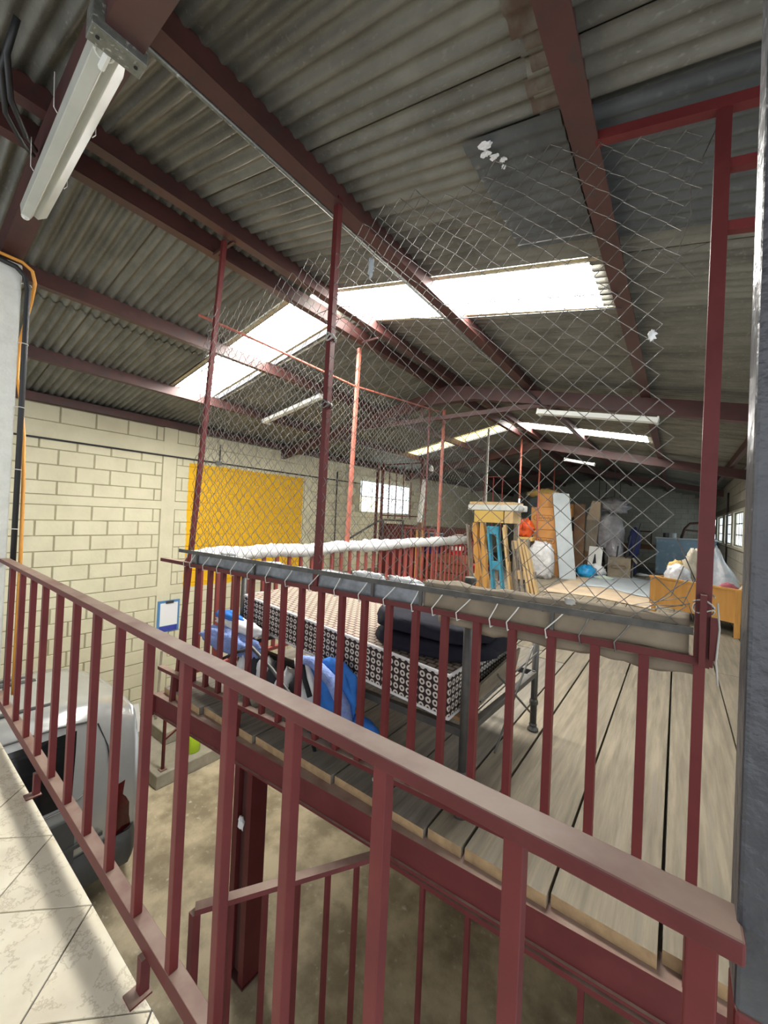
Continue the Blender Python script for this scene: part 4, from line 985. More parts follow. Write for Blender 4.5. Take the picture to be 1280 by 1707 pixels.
carton(bxx, byy, DZ + .61, .82, .6, .60, CARDO, 'middle orange carton with oval print', 'Nordvilla', R(-12))
carton(bxx - .06, byy, DZ + 1.22, .84, .6, .60, CARDO, 'upper orange carton with oval print, second from the top', 'Nordvilla', R(-12))
carton(bxx - .02, byy + .1, DZ + 1.83, .62, .55, .36, CARDO, 'plain carton topping the orange stack', None, R(-8))
o = MB().add([(-2.36, 10.72, DZ), (-2.0, 10.85, DZ), (-2.27, 10.97, DZ + 2.18), (-2.64, 10.84, DZ + 2.20), (-2.39, 10.79, DZ), (-2.03, 10.92, DZ), (-2.30, 11.04, DZ + 2.18), (-2.67, 10.91, DZ + 2.20)],
             [(0, 1, 2, 3), (7, 6, 5, 4), (0, 4, 5, 1), (1, 5, 6, 2), (2, 6, 7, 3), (3, 7, 4, 0)]).build('foam_board', FOAM); tag(o, 'tall white foam board leaning on the orange cartons', 'foam board')
o = MB().blob((-2.74, 10.40, DZ + .42), (.29, .20, .47), 14, .16, 3, 30, 20, pw=.6, flat=DZ).build('wrapped_bundle', PLASTIC, smooth=True); tag(o, 'white plastic wrapped bundle in front of the orange cartons', 'bundle')
o = MB().blob((-3.28, 10.8, DZ + 1.20), (.23, .16, .26), 15, .55, 2.2, 24, 14, flat=DZ + 1.0).build('orange_bag', ORBAG, smooth=True); tag(o, 'bright orange bag wedged left of the printed cartons', 'bag')
t = thing('storage_crate', 'black crate stack holding up the orange bag', 'crate', (-3.25, 10.85, DZ)); MB().box(-3.5, -3.06, 10.62, 11.0, DZ, DZ + .98).build('body', BLKPL, t, bevel=.02); MB().box(-3.52, -3.04, 10.60, 11.02, DZ + .90, DZ + 1.0).build('rim', STRAW, t)
o = MB().blob((-3.24, 12.05, DZ + 1.74), (.37, .22, .44), 16, .12, 3, 24, 14, pw=.6).build('dark_sack', mat('dark_green_grey', (.06, .08, .085), (.09, .11, .115), rough=.8, scale=7, bump=.4), smooth=True); tag(o, 'dark grey green sack under the straw bundle', 'sack')
o = MB().box(-3.62, -3.16, 11.85, 12.3, DZ, DZ + 1.34).build('dark_cabinet', BLKPL, bevel=.02); tag(o, 'dark narrow cabinet behind the orange bag', 'cabinet')
o = MB().blob((-3.2, 12.05, DZ + 2.26), (.44, .2, .13), 17, .35, 4, 28, 12).build('straw_bundle', STRAW, smooth=True); tag(o, 'yellow straw coloured bundle on the dark sack', 'bundle')
# things hanging and standing beyond
o = MB().bar((-2.27, 12.5, DZ + .0), (-2.30, 12.62, DZ + 2.0), .10, .28, (1, 0, 0)).build('wooden_door_stack', BRWOOD, bevel=.01); tag(o, 'brown panels leaning in the dark behind the foam board', 'panel')
t = thing('driftwood_post', 'pale grey rough timber slab standing behind the foam board', 'timber', (-2.05, 12.9, DZ + .7))
MB().bar((-2.03, 12.9, DZ + .6), (-2.0, 12.95, DZ + 1.55), .10, .26, (1, 0, 0), h2=.34).build('slab', GREYW, t); MB().bar((-2.0, 12.95, DZ + 1.5), (-1.92, 12.95, DZ + 2.1), .10, .36, (1, 0, 0), h2=.22).build('slab', CARDP, t)
MB().bar((-2.05, 12.9, DZ), (-2.03, 12.9, DZ + .62), .12, .3, (1, 0, 0)).build('foot', BRWOOD, t)
o = MB().box(-2.72, -2.5, 12.7, 12.9, DZ + 1.6, DZ + 2.0).build('small_carton', CARDO, bevel=.01); tag(o, 'small brown carton high behind the foam board', 'box')
o = MB().box(-2.9, -2.45, 12.65, 13.0, DZ, DZ + 1.6).build('dark_cabinet', BLKPL, bevel=.01); tag(o, 'tall black cabinet carrying the small brown carton', 'cabinet')
o = MB().blob((-1.60, 13.25, DZ + 1.22), (.36, .22, .55), 71, .15, 2.5, 28, 18, rot=R(20), pw=.75).blob((-1.45, 13.12, DZ + .55), (.24, .20, .52), 72, .15, 3, 24, 16, flat=DZ).build('wrapped_armchair', GREYWRAP, smooth=True); tag(o, 'tall chair shape wrapped in grey plastic film', 'bundle')
o = MB().blob((-1.52, 13.2, DZ + 2.0), (.40, .22, .22), 73, .5, 3.2, 26, 16).build('plastic_bag', GREYWRAP, smooth=True); tag(o, 'crumpled grey plastic bag above the wrapped chair', 'bag')
for x in (-1.9, -1.72, -1.5, -1.36):
    o = MB().tube([(x, 13.2, DZ + 2.2), (x, 13.2, rz(x) + .02)], .012, 5).build('hanging_strap', BLKCAB); tag(o, 'black strap hanging from the roof above the grey bag', 'strap', 'straps above the grey bag')
o = MB().bar((-1.82, 12.2, DZ + .02), (-1.80, 12.35, DZ + .80), .06, .34, (1, 0, 0)).build('printed_box', WHITEB, bevel=.01); tag(o, 'white box with a black tower print standing on the deck', 'box')
tw_ = MB()
for a, b, w0, w1 in (((-1.815, 12.165, DZ + .16), (-1.805, 12.25, DZ + .60), .14, .02), ((-1.82, 12.163, DZ + .1), (-1.82, 12.168, DZ + .17), .16, .13)): tw_.bar(a, b, .004, w0, (1, 0, 0), h2=w1)
lo = tw_.build('tower_print', BLKST, o)
t = thing('open_carton', 'open kraft carton holding long dark rods', 'box', (-1.22, 12.6, DZ))
for a, b, c_, d_2 in ((-1.52, -.94, 12.3, 12.32), (-1.52, -.94, 12.82, 12.84), (-1.52, -1.50, 12.3, 12.84), (-.96, -.94, 12.3, 12.84)): MB().box(a, b, c_, d_2, DZ, DZ + .55).build('panel', CARDB, t)
MB().box(-1.52, -.94, 12.3, 12.84, DZ, DZ + .02).build('base', CARDB, t)
MB().add([(-.94, 12.3, DZ + .55), (-.94, 12.84, DZ + .55), (-.84, 12.84, DZ + .42), (-.84, 12.3, DZ + .42), (-.93, 12.3, DZ + .53), (-.93, 12.84, DZ + .53)], [(0, 1, 2, 3), (4, 3, 2, 5)]).build('flap', CARDP, t)
mb = MB().tube([(-1.42, 12.288, DZ + .30), (-1.36, 12.288, DZ + .34), (-1.10, 12.288, DZ + .34), (-1.06, 12.288, DZ + .30), (-1.12, 12.288, DZ + .26), (-1.38, 12.288, DZ + .26), (-1.42, 12.288, DZ + .30)], .006, 5); mb.build('printed_outline', INK, t)
for a, b, lab in (((-1.35, 12.5, DZ + .02), (-1.30, 12.6, DZ + .85), 'short dark rod'), ((-1.2, 12.6, DZ + .02), (-1.02, 12.7, DZ + 1.15), 'middle-length dark rod'), ((-1.1, 12.6, DZ + .02), (-.80, 12.75, DZ + 1.5), 'longest dark rod')):
    o = MB().tube([a, b], .02, 6).build('metal_rod', BLKPL); tag(o, lab + ' sticking out of the open kraft carton', 'rod', 'rods in the open carton')
o = MB().blob((-.98, 13.3, DZ + .95), (.16, .14, .42), 81, .25, 3, 18, 14).blob((-.98, 13.3, DZ + .3), (.08, .08, .32), 82, .1, 3, 10, 8, flat=DZ).build('folded_pushchair', NAVYC, smooth=True); tag(o, 'folded navy blue pushchair standing behind the open carton', 'pushchair')
o = MB().blob((-1.92, 11.7, DZ + .13), (.24, .22, .20), 83, .35, 3, 24, 14, flat=DZ).build('tarp_bundle', TARP, smooth=True); tag(o, 'cyan blue tarp bundle at the foam board foot', 'tarp')
o = MB().blob((-1.72, 12.0, DZ + .18), (.2, .12, .16), 84, .4, 3, 18, 10, flat=DZ).build('white_bag', CLOTHW, smooth=True); tag(o, 'small white bag between the cyan tarp and printed box', 'bag')
o = MB().blob((-1.48, 11.5, DZ + .05), (.22, .1, .06), 85, .5, 3, 18, 8, flat=DZ).build('cloth_scrap', mat('pale_green_cloth', (.42, .48, .42), rough=.9), smooth=True); tag(o, 'pale green cloth scrap beside the cyan tarp', 'cloth')
cs = MB(); cs.grid(lambda u, v: (-2.2 + 1.95 * u + .12 * v, 8.3 + 4.0 * v + .25 * math.sin(u * 4), DZ + .014 + .008 * noise.noise(Vector((u * 7, v * 5, 0)))), 24, 20)
o = cs.build('floor_cardboard', CARDP, smooth=True); s_ = o.modifiers.new('thickness', 'SOLIDIFY'); s_.thickness = .006; tag(o, 'pale flattened cardboard spread on the deck', 'cardboard')
cs = MB(); cs.grid(lambda u, v: (-1.75 + 1.35 * u, 9.7 + 3.0 * v + .3 * math.sin(u * 5), DZ + .026 + .01 * noise.noise(Vector((u * 7, v * 5, 3)))), 18, 14)
o = cs.build('floor_paper', FOAM, smooth=True); s_ = o.modifiers.new('thickness', 'SOLIDIFY'); s_.thickness = .006; tag(o, 'whitish wrapping sheet lying over the flattened cardboard', 'paper')
# oak drawer box with bags
dw = thing('drawer_box', 'honey oak drawer chest lying open, filled with bags', 'drawer', (.2, 7.2, DZ))
zb0, zt0 = DZ + .18, DZ + .62
MB().add([(-.32, 7.66, zb0), (.69, 6.92, zb0), (.69, 6.92, zt0), (-.32, 7.66, zt0), (-.30, 7.69, zb0), (.71, 6.95, zb0), (.71, 6.95, zt0), (-.30, 7.69, zt0)], [(0, 1, 2, 3), (7, 6, 5, 4), (0, 4, 5, 1), (1, 5, 6, 2), (2, 6, 7, 3), (3, 7, 4, 0)]).build('front', DRAWERW, dw)
MB().bar((.66, 6.93, DZ), (.66, 6.93, zt0), .06, .06, (1, 0, 0)).build('corner_leg', PINEO, dw); MB().bar((-.27, 7.64, DZ), (-.27, 7.64, zt0 - .02), .06, .06, (1, 0, 0)).build('corner_leg', PINEO, dw)
MB().bar((-.33, 7.66, zt0), (.71, 6.91, zt0), .05, .025).build('top_edge', PINEO, dw)
MB().add([(-.30, 7.69, zb0), (.10, 8.35, zb0), (.10, 8.35, zt0), (-.30, 7.69, zt0), (-.33, 7.70, zb0), (.07, 8.37, zb0), (.07, 8.37, zt0), (-.33, 7.70, zt0)], [(0, 1, 2, 3), (7, 6, 5, 4), (0, 4, 5, 1), (1, 5, 6, 2), (2, 6, 7, 3), (3, 7, 4, 0)]).build('side', DRAWERW, dw)
MB().bar((.09, 8.36, zb0 + .22), (.93, 7.75, zb0 + .22), .03, .44).build('back', DRAWERW, dw); MB().bar((.70, 6.95, zb0 + .22), (.94, 7.75, zb0 + .22), .03, .44).build('side', DRAWERW, dw)
MB().add([(-.30, 7.69, zb0 + .02), (.70, 6.95, zb0 + .02), (.93, 7.75, zb0 + .02), (.10, 8.35, zb0 + .02), (-.30, 7.69, zb0), (.70, 6.95, zb0), (.93, 7.75, zb0), (.10, 8.35, zb0)], [(0, 1, 2, 3), (7, 6, 5, 4), (0, 4, 5, 1), (1, 5, 6, 2), (2, 6, 7, 3), (3, 7, 4, 0)]).build('base', DARK, dw)
for k in (1, 2): MB().bar(lerp((.66, 6.925, DZ), (-.3, 7.64, DZ), .02 * k + 0) + Vector((0, 0, 0)), lerp((.66, 6.925, DZ), (-.3, 7.64, DZ), .02 * k) + Vector((0, 0, .01)), .01, .01, (1, 0, 0)).build('foot_pad', DARK, dw)
o = MB().blob((.02, 7.78, zt0 - .08), (.18, .16, .29), 91, .22, 3, 24, 14).build('white_bag', PLASTIC, smooth=True); tag(o, 'white plastic bag at the left end of the oak drawer', 'bag')
o = MB().blob((-.01, 7.95, zt0 + .13), (.11, .10, .13), 92, .3, 3, 18, 12).build('yellow_bag', STRAW, smooth=True); tag(o, 'pale yellow bag peeking over the white bag in the drawer', 'bag')
o = MB().blob((.23, 7.97, zt0 + .06), (.15, .12, .40), 93, .3, 3, 24, 14).build('beige_sack', mat('beige_plastic', (.46, .41, .31), (.36, .32, .25), rough=.5, scale=9, bump=.6), smooth=True); tag(o, 'beige crumpled sack at the middle of the oak drawer', 'sack')
mb = MB(); ap = Vector((.46, 7.48, zt0 + .56)); base = [(.28, 7.50), (.50, 7.31), (.70, 7.24), (.76, 7.34), (.81, 7.55), (.72, 7.70), (.52, 7.74), (.36, 7.68)]
mb.grid(lambda u, v: (lerp((*base[int(u * 8) % 8], zt0 - .12), ap, v ** .9) + Vector((.03 * noise.noise(Vector((u * 9, v * 4, 1))), .03 * noise.noise(Vector((u * 9, v * 4, 5))), .02 * noise.noise(Vector((u * 9, v * 5, 8)))))), 8, 10)
o = mb.build('clear_bag', mat('pale_clear_plastic', (.34, .42, .50), (.56, .60, .64), rough=.2, scale=8, bump=.7, bscale=12), smooth=True); tag(o, 'large pale clear plastic bag gathered to a peak in the drawer', 'bag')
o = MB().blob((.57, 7.17, zt0 - .02), (.10, .055, .08), 95, .3, 3, 16, 10).build('pink_cloth', PINK, smooth=True); tag(o, 'pink cloth bundle beside the clear bag in the drawer', 'cloth')
o = MB().bar((.655, 7.06, zt0 - .14), (.89, 7.25, zt0 + .20), .03, .07, (0, 0, 1)).build('pink_folder', PINK); tag(o, 'dark pink folder slanting at the right end of the drawer', 'folder')
o = MB().bar((.66, 7.12, zt0 - .12), (.90, 7.315, zt0 + .26), .03, .07, (0, 0, 1)).build('cream_folder', mat('cream_paper', (.6, .52, .33), rough=.8)); tag(o, 'cream folder behind the dark pink folder', 'folder')
# blue cabinet, chair, desk
t = thing('metal_cabinet', 'blue grey metal cabinet with scuffed side', 'cabinet', (.2, 15.3, DZ)); MB().box(-.52, .92, 14.9, 15.7, DZ + .0, DZ + 1.08).build('body', BLUECAB, t, bevel=.01); MB().box(-.55, .95, 14.87, 15.73, DZ + 1.08, DZ + 1.12).build('top', FOAM, t)
ch = thing('upturned_chair', 'dark wooden chair frame standing on the blue cabinet', 'chair', (.55, 15.2, DZ + 1.12))
zc = DZ + 1.12
MB().tube([(.10, 15.2, zc), (.18, 15.2, zc + .30), (.30, 15.2, zc + .46), (.62, 15.2, zc + .50), (.90, 15.2, zc + .38)], .035, 8).build('arm', DKWOOD, ch, smooth=True); MB().bar((.18, 15.2, zc + .26), (.9, 15.2, zc + .2), .05, .06).build('rail', DKWOOD, ch)
MB().bar((.86, 15.2, zc), (.88, 15.2, zc + .40), .05, .05, (1, 0, 0)).build('leg', DKWOOD, ch); MB().bar((.10, 15.5, zc), (.16, 15.5, zc + .28), .05, .05, (1, 0, 0)).build('leg', DKWOOD, ch); MB().bar((.16, 15.5, zc + .26), (.16, 15.2, zc + .26), .05, .05).build('rail', DKWOOD, ch)
for x, lab, m_ in ((-.28, 'small dark tin on the blue cabinet', BLKPL), (-.10, 'small pale blue tin on the blue cabinet', FOAM)):
    o = MB().lathe([(.075, 0), (.08, .01), (.08, .13), (.075, .14)], (x, 15.15, zc), 14).build('paint_tin', m_); tag(o, lab, 'tin')
dk = thing('wooden_desk', 'brown wooden desk near the far gable wall', 'desk', (-1.2, 17.2, DZ))
MB().box(-1.6, -.4, 16.9, 17.5, DZ + .74, DZ + .80).build('top', BRWOOD, dk); MB().box(-1.56, -.44, 16.95, 17.45, DZ + .62, DZ + .74).build('apron', BRWOOD, dk)
for x in (-1.55, -.45):
    for y in (16.95, 17.45): MB().bar((x, y, DZ), (x, y, DZ + .62), .07, .07, (1, 0, 0)).build('leg', BRWOOD, dk)
fc = thing('metal_chair', 'dark metal chair frame standing on the wooden desk', 'chair', (-1.0, 17.2, DZ + .8))
for x in (-1.25, -.75): MB().bar((x, 17.2, DZ + .8), (x, 17.2, DZ + 1.28), .04, .04, (1, 0, 0)).build('leg', DKWOOD, fc)
MB().bar((-1.27, 17.2, DZ + 1.26), (-.73, 17.2, DZ + 1.26), .04, .05).build('rail', DKWOOD, fc); MB().bar((-.9, 17.2, DZ + .82), (-.9, 17.2, DZ + 1.1), .03, .3, (1, 0, 0)).build('panel', CARDB, fc)
t = thing('black_crates', 'low black crates in the shadow of the far wall', 'crate', (-2.2, 17.6, DZ))
for k in range(3): MB().box(-3.15 + k * .5, -2.7 + k * .5, 17.4, 17.9, DZ, DZ + .34 + .08 * (k % 2)).build('crate', BLKPL, t, bevel=.02)
dm = MB(); dm.grid(lambda u, v: (-2.2 + 1.6 * u, 13.7 + 3.0 * v, DZ + .015 + .014 * noise.noise(Vector((u * 6, v * 6, 2)))), 16, 14)
o = dm.build('dark_tarpaulin', mat('dark_blue_grey_tarp', (.045, .05, .055), (.08, .085, .09), rough=.6, scale=5), smooth=True); s_ = o.modifiers.new('thickness', 'SOLIDIFY'); s_.thickness = .006; tag(o, 'dark tarpaulin spread on the deck before the desk', 'tarpaulin')
o = MB().blob((-.75, 13.45, DZ + .04), (.16, .08, .04), 97, .4, nu=12, nv=7, flat=DZ).build('white_rag', CLOTHW, smooth=True); tag(o, 'small white rag on the dark tarpaulin edge', 'rag')

# ---- rear left deck: gate, rails, lumber, containers
gt = thing('barred_gate', 'dark red barred steel gate in front of the left wall window', 'gate', (-5.0, 8.0, DZ))
gy = 7.35
for x in (-5.33, -5.18, -4.10): MB().bar((x, gy, DZ), (x, gy, 1.28), .05, .05, (1, 0, 0)).build('post', RED, gt)
for k in range(4): MB().bar((-4.98 + .2 * k, gy, -.05), (-4.98 + .2 * k, gy, 1.2), .02, .02, (1, 0, 0)).build('bar', RED, gt)
for z in (1.2, 0.02, -.18): MB().bar((-5.18, gy, z), (-4.10, gy, z), .03, .03).build('rail', RED, gt)
MB().box(-5.16, -4.12, gy - .01, gy + .01, DZ + .05, -.18).build('lower_panel', RED, gt)
gt.location.x -= .40
o = MB().bar((-4.48, gy - .08, -.1), (-4.38, gy - .08, .82), .05, .09, (1, 0, 0)).build('white_board', WHITEB); tag(o, 'white narrow board leaning beside the barred gate', 'board')
for k in (0,):
    o2 = MB().box(-4.51, -4.40, gy - .12, gy - .04, DZ, -.1).build('board_stand', BRWOOD); tag(o2, 'brown box under the white narrow board', 'box')
lr2 = thing('stair_handrail', 'dark pipe handrail at the head of the rear stair', 'handrail', (-5.4, 7.0, DZ))
MB().tube([(-5.9, 6.1, -.75), (-5.4, 7.0, -.12), (-5.3, 7.15, -.08), (-4.8, 7.15, -.08)], .022, 8).build('rail', DKSTEEL, lr2, smooth=True)
for x, y in ((-5.35, 7.14), (-4.82, 7.15)): MB().tube([(x, y, -.08), (x, y, DZ)], .02, 8).build('post', DKSTEEL, lr2, smooth=True)
rr2 = thing('rear_railing', 'short red railing at the rear left deck edge beside the gate', 'railing', (-4.2, 7.12, DZ))
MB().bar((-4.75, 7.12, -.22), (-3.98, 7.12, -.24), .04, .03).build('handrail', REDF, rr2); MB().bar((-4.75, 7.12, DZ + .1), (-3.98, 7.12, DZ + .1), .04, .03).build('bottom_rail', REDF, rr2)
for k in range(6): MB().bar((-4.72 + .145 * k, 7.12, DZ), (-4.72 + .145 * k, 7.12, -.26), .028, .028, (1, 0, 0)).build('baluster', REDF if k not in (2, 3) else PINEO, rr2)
for k, (x, y, z, l, lab) in enumerate(((-4.4, 8.0, 0, 1.5, 'lowest'), (-4.35, 8.05, .2, 1.4, 'middle'), (-4.4, 8.0, .4, 1.45, 'topmost'))):
    o = MB().box(x - l / 2, x + l / 2, y - .2, y + .2, DZ + z, DZ + z + .19).build('timber_baulk', BRWOOD, bevel=.01); tag(o, lab + ' dark timber baulk of the pile behind the rear railing', 'timber')
def tub(x, y, z, r, h, m, lab, cat='tub', band=None):
    t = thing('plastic_tub', lab, cat, (x, y, z)); MB().lathe([(r * .85, 0), (r * .9, .01), (r, h * .93), (r * 1.05, h * .93), (r * 1.05, h), (r * .9, h)], (x, y, z), 18).build('body', m, t, smooth=True)
    if band: MB().lathe([(r * .955, h * .35), (r * .985, h * .36), (r * .99, h * .62), (r * .96, h * .63)], (x, y, z), 18).build('label_band', band, t)
tub(-4.55, 7.95, DZ + .59, .24, .22, BLUEPL, 'dark blue tub on the timber baulks'); tub(-4.5, 8.0, DZ + .81, .2, .24, GREYPLA, 'grey bucket standing in the dark blue tub')
tub(-3.92, 8.0, DZ + .59, .15, .32, REDPL, 'bright red pail with white label on the timber baulks', 'pail', WHITEB); tub(-3.35, 7.9, DZ + .0, .2, .45, REDPL, 'bright red pail with white label on the deck floor behind the side railing', 'pail', WHITEB)
tub(-3.9, 8.05, DZ + .91, .1, .14, mat('cream_plastic', (.6, .55, .45), rough=.5), 'cream pot on the red pail')
cb = thing('brown_sideboard', 'reddish brown slatted cabinet at the rear left wall', 'cabinet', (-5.0, 9.9, DZ))
MB().box(-5.9, -4.0, 9.7, 10.2, DZ, DZ + 1.15).build('carcass', DKWOOD, cb)
for k in range(9): MB().box(-5.86 + .21 * k, -5.68 + .21 * k, 9.68, 9.7, DZ + .05, DZ + 1.12).build('door_slat', RED, cb)
fc2 = thing('far_bar_frame', 'thin red frame of bars standing beyond the side fence end', 'frame', (-3.6, 9.0, DZ))
for k in range(3): MB().bar((-3.75 + .22 * k, 9.0, DZ), (-3.75 + .22 * k, 9.0, 1.05), .02, .02, (1, 0, 0)).build('bar', RED, fc2)
MB().bar((-3.78, 9.0, 1.05), (-3.25, 9.0, 1.05), .02, .02).build('rail', RED, fc2)
o = MB().lathe([(.02, .12), (.03, .10), (.055, .04), (.045, 0), (.02, -.02)], (-4.6, 7.9, 1.10), 12).build('light_bulb', PAPER); tag(o, 'bare white light bulb hanging above the barred gate', 'bulb')
o2 = MB().tube([(-4.6, 7.9, 1.2), (-4.6, 7.9, rz(-4.6) + .05)], .006, 5).build('bulb_cord', BLKCAB); tag(o2, 'black cord of the bare bulb above the gate', 'cord')

# ================================================================== GROUND FLOOR
# van
van = thing('silver_van', 'silver minivan parked below the tiled mezzanine, tail toward the steps', 'van', (-4.75, -.6, GZ))
vx = -4.80
def sect(y):
    """(half width at sill, belt, roof), sill z, belt z, roof z at station y"""
    t = (1.52 - y)                       # distance from the tail
    rear = max(0., 1 - t / .55)
    hb = .85 - .07 * rear ** 2; hr = .66 - .05 * rear ** 2
    roof = -1.80 - .16 * rear ** 2.2 - .01 * max(0, t - 1.5) ** 2
    belt = -2.55
    return hb, hr, belt, roof
YS_ = [-2.9, -2.5, -1.9, -1.2, -.5, .1, .5, .8, 1.0, 1.15, 1.28, 1.38, 1.46, 1.52]
body = MB(); nprof = None
for y in YS_:
    hb, hr, belt, roof = sect(y)
    if y < -1.2:
        f = (-1.2 - y) / 1.7; roof = roof * (1 - f) + (-2.62) * f if y < -1.5 else roof
    half = [(hb * .93, GZ + .22), (hb * .99, GZ + .40), (hb, GZ + .62), (hb * .995, belt - .1), (hb * .975, belt), (hr + .10, roof - .28), (hr + .045, roof - .12), (hr, roof - .05), (hr * .93, roof - .012), (hr * .6, roof + .008), (0, roof + .015)]
    pr = [(vx + x, y, z) for x, z in half] + [(vx - x, y, z) for x, z in half[::-1][1:]]
    nprof = len(pr); body.v += pr
for i in range(len(YS_) - 1):
    for k in range(nprof - 1):
        a = i * nprof + k; body.f.append((a, a + 1, a + nprof + 1, a + nprof)); body.mi.append(0)
body.f.append(tuple(range(nprof))); body.mi.append(0); body.f.append(tuple(range((len(YS_) - 1) * nprof, len(YS_) * nprof))[::-1]); body.mi.append(0)
body.build('body_shell', VAN, van, smooth=True)
def sidept(y, f, off=.006):
    """point on the side facing the railing, f = 0 at belt .. 1 at roof edge"""
    hb, hr, belt, roof = sect(y); xa, za = hb * .975, belt; xb, zb_ = hr + .10, roof - .28
    xc, zc_ = hr + .045, roof - .12
    if f < .7: q = f / .7; x, z = xa + (xb - xa) * q, za + (zb_ - za) * q
    else: q = (f - .7) / .3; x, z = xb + (xc - xb) * q, zb_ + (zc_ - zb_) * q
    return Vector((vx + x + off, y, z + off * .4))
g = MB(); g.grid(lambda u, v: sidept(.20 + .78 * u + .07 * v * (u - .4), .06 + .86 * v), 10, 6); g.build('rear_side_window', VANG, van, smooth=True)
g = MB(); g.grid(lambda u, v: sidept(-1.1 + 1.22 * u, .06 + .86 * v), 10, 6); g.build('side_window', VANG, van, smooth=True)
MB().tube([sidept(-1.1, .01, .01), sidept(.2, .0, .01), sidept(.95, .02, .01), sidept(1.06, .10, .01), sidept(1.10, .30, .008)], .008, 6).build('window_trim', CHROME, van, smooth=True)
MB().tube([sidept(-1.4, 1.02, .012), sidept(.2, 1.04, .012), sidept(.9, 1.04, .012), sidept(1.12, 1.0, .012)], .008, 6).build('roof_gutter', VANB, van, smooth=True)
g = MB(); g.grid(lambda u, v: (vx + .60 - 1.20 * u, 1.46 + .06 * (1 - v) + .012, -2.50 + .50 * v), 8, 4); g.build('rear_window', VANG, van, smooth=True)
tl = MB(); tl.grid(lambda u, v: Vector((vx + sect(1.30)[0] + .014 - .11 * u ** 2, 1.28 + .27 * u, -2.98 + .44 * v)) + Vector((-.05 * max(0, v - .5), -.02 * v, 0)), 8, 8); tl.build('tail_light', TAIL, van, smooth=True)
MB().tube([(vx - .5, 1.44, -1.97), (vx + .5, 1.44, -1.97)], .02, 6).build('spoiler', VAN, van, smooth=True)
MB().tube([sidept(1.18, .95, .004), sidept(1.25, .6, .006), sidept(1.29, .0, .006), Vector((vx + .80 + .03, 1.31, -2.9))], .005, 5).build('tailgate_seam', BLKST, van)
bu = MB(); bu.grid(lambda u, v: Vector((vx + .90 - .04 * (2 * v - 1) ** 2 - (.0 if u < .75 else .45 * (u - .75) / .25), .95 + .66 * u if u < .75 else 1.445 + .14 * math.sin((u - .75) / .25 * math.pi / 2), -3.27 + .30 * v)), 14, 6); bu.build('rear_bumper', VANB, van, smooth=True)
bu = MB(); bu.grid(lambda u, v: Vector((vx + .872, -1.6 + 2.6 * u, -3.24 + .62 * v)), 4, 2); bu.build('lower_cladding', VANB, van)
MB().bar((vx + .875, .55, -2.86), (vx + .875, 1.2, -2.86), .02, .03).build('cladding_lip', VANB, van)
for sx in (-.42, .42): MB().tube([(vx + sx, -1.2, -1.77), (vx + sx, .2, -1.755), (vx + sx, .95, -1.80)], .018, 6).build('roof_rail', VANB, van, smooth=True)
MB().bar((vx - .32, .25, -1.775), (vx - .28, .95, -1.80), .07, .03).build('roof_strip', VANB, van)
for yy in (.45, -2.2):
    for sx in (-.78, .78):
        w_ = MB().tube([(vx + sx - .09, yy, GZ + .31), (vx + sx + .09, yy, GZ + .31)], .31, 22).build('wheel', RUBR, van, smooth=False); MB().tube([(vx + sx - .095, yy, GZ + .31), (vx + sx + .095, yy, GZ + .31)], .19, 16).build('hub', GALV, w_)
for ch_ in van.children: ch_.location.y += .17
# steps and bits at the wall
st1 = MB().box(-6.45, -5.03, 2.31, 3.30, GZ, GZ + .17).build('concrete_step', STEPC, bevel=.012); tag(st1, 'lower grey concrete step bearing the lime watering can', 'step')
st2 = MB().box(-6.45, -5.62, 2.66, 4.4, GZ + .17, GZ + .34).build('concrete_step', STEPC, bevel=.012); tag(st2, 'upper grey concrete step against the left block wall', 'step')
rp_ = MB().prism([(-5.6, GZ), (-4.6, GZ), (-5.6, GZ + .17)], 'y', 3.31, 4.6).build('concrete_ramp', STEPC); tag(rp_, 'small sloping concrete ramp beside the steps', 'ramp')
hp = thing('step_handrail', 'thin maroon handrail post with cap plate on the lower concrete step', 'handrail', (-5.12, 2.42, GZ + .17))
MB().bar((-5.12, 2.42, GZ + .17), (-5.12, 2.42, GZ + 1.10), .03, .03, (1, 0, 0)).build('post', RED, hp); MB().box(-5.18, -5.06, 2.36, 2.48, GZ + 1.10, GZ + 1.11).build('cap_plate', DKSTEEL, hp); MB().box(-5.16, -5.08, 2.38, 2.46, GZ + .17, GZ + .18).build('foot_plate', RED, hp)
MB().bar((-5.12, 2.43, GZ + .55), (-5.3, 4.2, GZ + 1.3), .025, .025).build('slanting_rail', RED, hp)
wcn = thing('watering_can', 'lime green plastic watering can on the lower concrete step', 'watering can', (-5.3, 2.85, GZ + .17))
MB().lathe([(.095, 0), (.10, .01), (.10, .2), (.085, .23), (.07, .235), (.06, .225)], (-5.24, 2.86, GZ + .17), 20).build('body', LIME, wcn, smooth=True)
MB().tube([(-5.24 + .07, 2.86, GZ + .38), (-5.16, 2.86, GZ + .49), (-5.26, 2.86, GZ + .51), (-5.33, 2.86, GZ + .40)], .012, 8).build('handle', LIME, wcn, smooth=True); MB().tube([(-5.34, 2.86, GZ + .25), (-5.46, 2.84, GZ + .45)], [.025, .014], 8).build('spout', LIME, wcn, smooth=True)
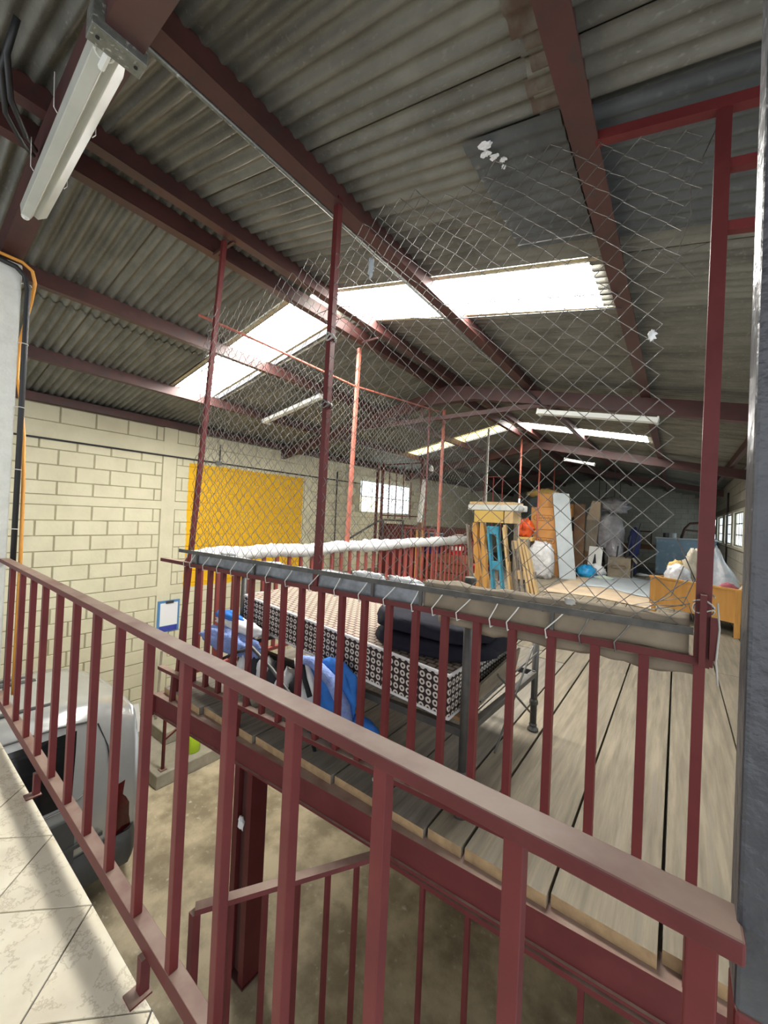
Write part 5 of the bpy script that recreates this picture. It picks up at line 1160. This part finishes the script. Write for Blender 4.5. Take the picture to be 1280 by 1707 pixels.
o = MB().add([(-5.75, 1.90, GZ), (-5.35, 1.80, GZ), (-5.30, 2.12, GZ), (-5.72, 2.2, GZ), (-5.78, 1.92, GZ + .52), (-5.37, 1.83, GZ + .55), (-5.31, 2.1, GZ + .60), (-5.73, 2.18, GZ + .50)], [(0, 3, 2, 1), (4, 5, 6, 7), (0, 1, 5, 4), (1, 2, 6, 5), (2, 3, 7, 6), (3, 0, 4, 7)]).build('tree_stump', BARK, bevel=.03); tag(o, 'rotten brown wood block standing beside the van tail', 'wood block')
o = MB().bar((-6.25, 2.48, GZ + .172), (-6.42, 2.49, GZ + .52), .28, .02, (1, 0, 0)).build('painted_plywood_sheet', WHITEB); tag(o, 'white panel leaning on the block wall behind the wood block', 'panel')
o = MB().tube([(-6.1, 2.75, GZ + .345), (-6.35, 2.9, GZ + 1.25)], .018, 7).build('grey_stick', GREYW); tag(o, 'grey stick leaning on the wall above the steps', 'stick')
cb2 = thing('wall_clipboard', 'clipboard with white sheet and blue border hung on the block wall', 'clipboard', (XL + .02, 3.1, -1.75))
MB().box(XL + .012, XL + .022, 2.86, 3.20, -2.00, -1.50).build('board', mat('blue_edge', (.08, .22, .42), rough=.6), cb2); MB().box(XL + .022, XL + .026, 2.90, 3.17, -1.90, -1.54).build('sheet', PAPER, cb2); MB().box(XL + .022, XL + .036, 2.98, 3.10, -1.55, -1.51).build('clip', DKSTEEL, cb2)
MB().box(XL + .022, XL + .026, 2.90, 3.17, -1.99, -1.91).build('footer', BLUEPL, cb2)
o = MB().box(-6.1, -5.7, 1.75, 1.82, GZ, GZ + .9).build('yellow_board', BRASS); tag(o, 'narrow yellow board behind the wood block', 'board')

for (x, z, sx, sz, m_, lab) in ((-1.30, 1.27, .018, .05, FOAM, 'faded blue plastic ribbon caught high in the fence mesh'), (-.09, .66, .012, .018, PAPER, 'tiny white tag caught in the fence mesh near the right post'), (-.31, -.285, .02, .012, ROPE, 'white string knot on the cardboard edge')):
    o = MB().blob((x, edge_y(x) - .012, z), (sx, .008, sz), x, .7, 4, 12, 10).build('plastic_scrap', m_, smooth=True); tag(o, lab, 'scrap')
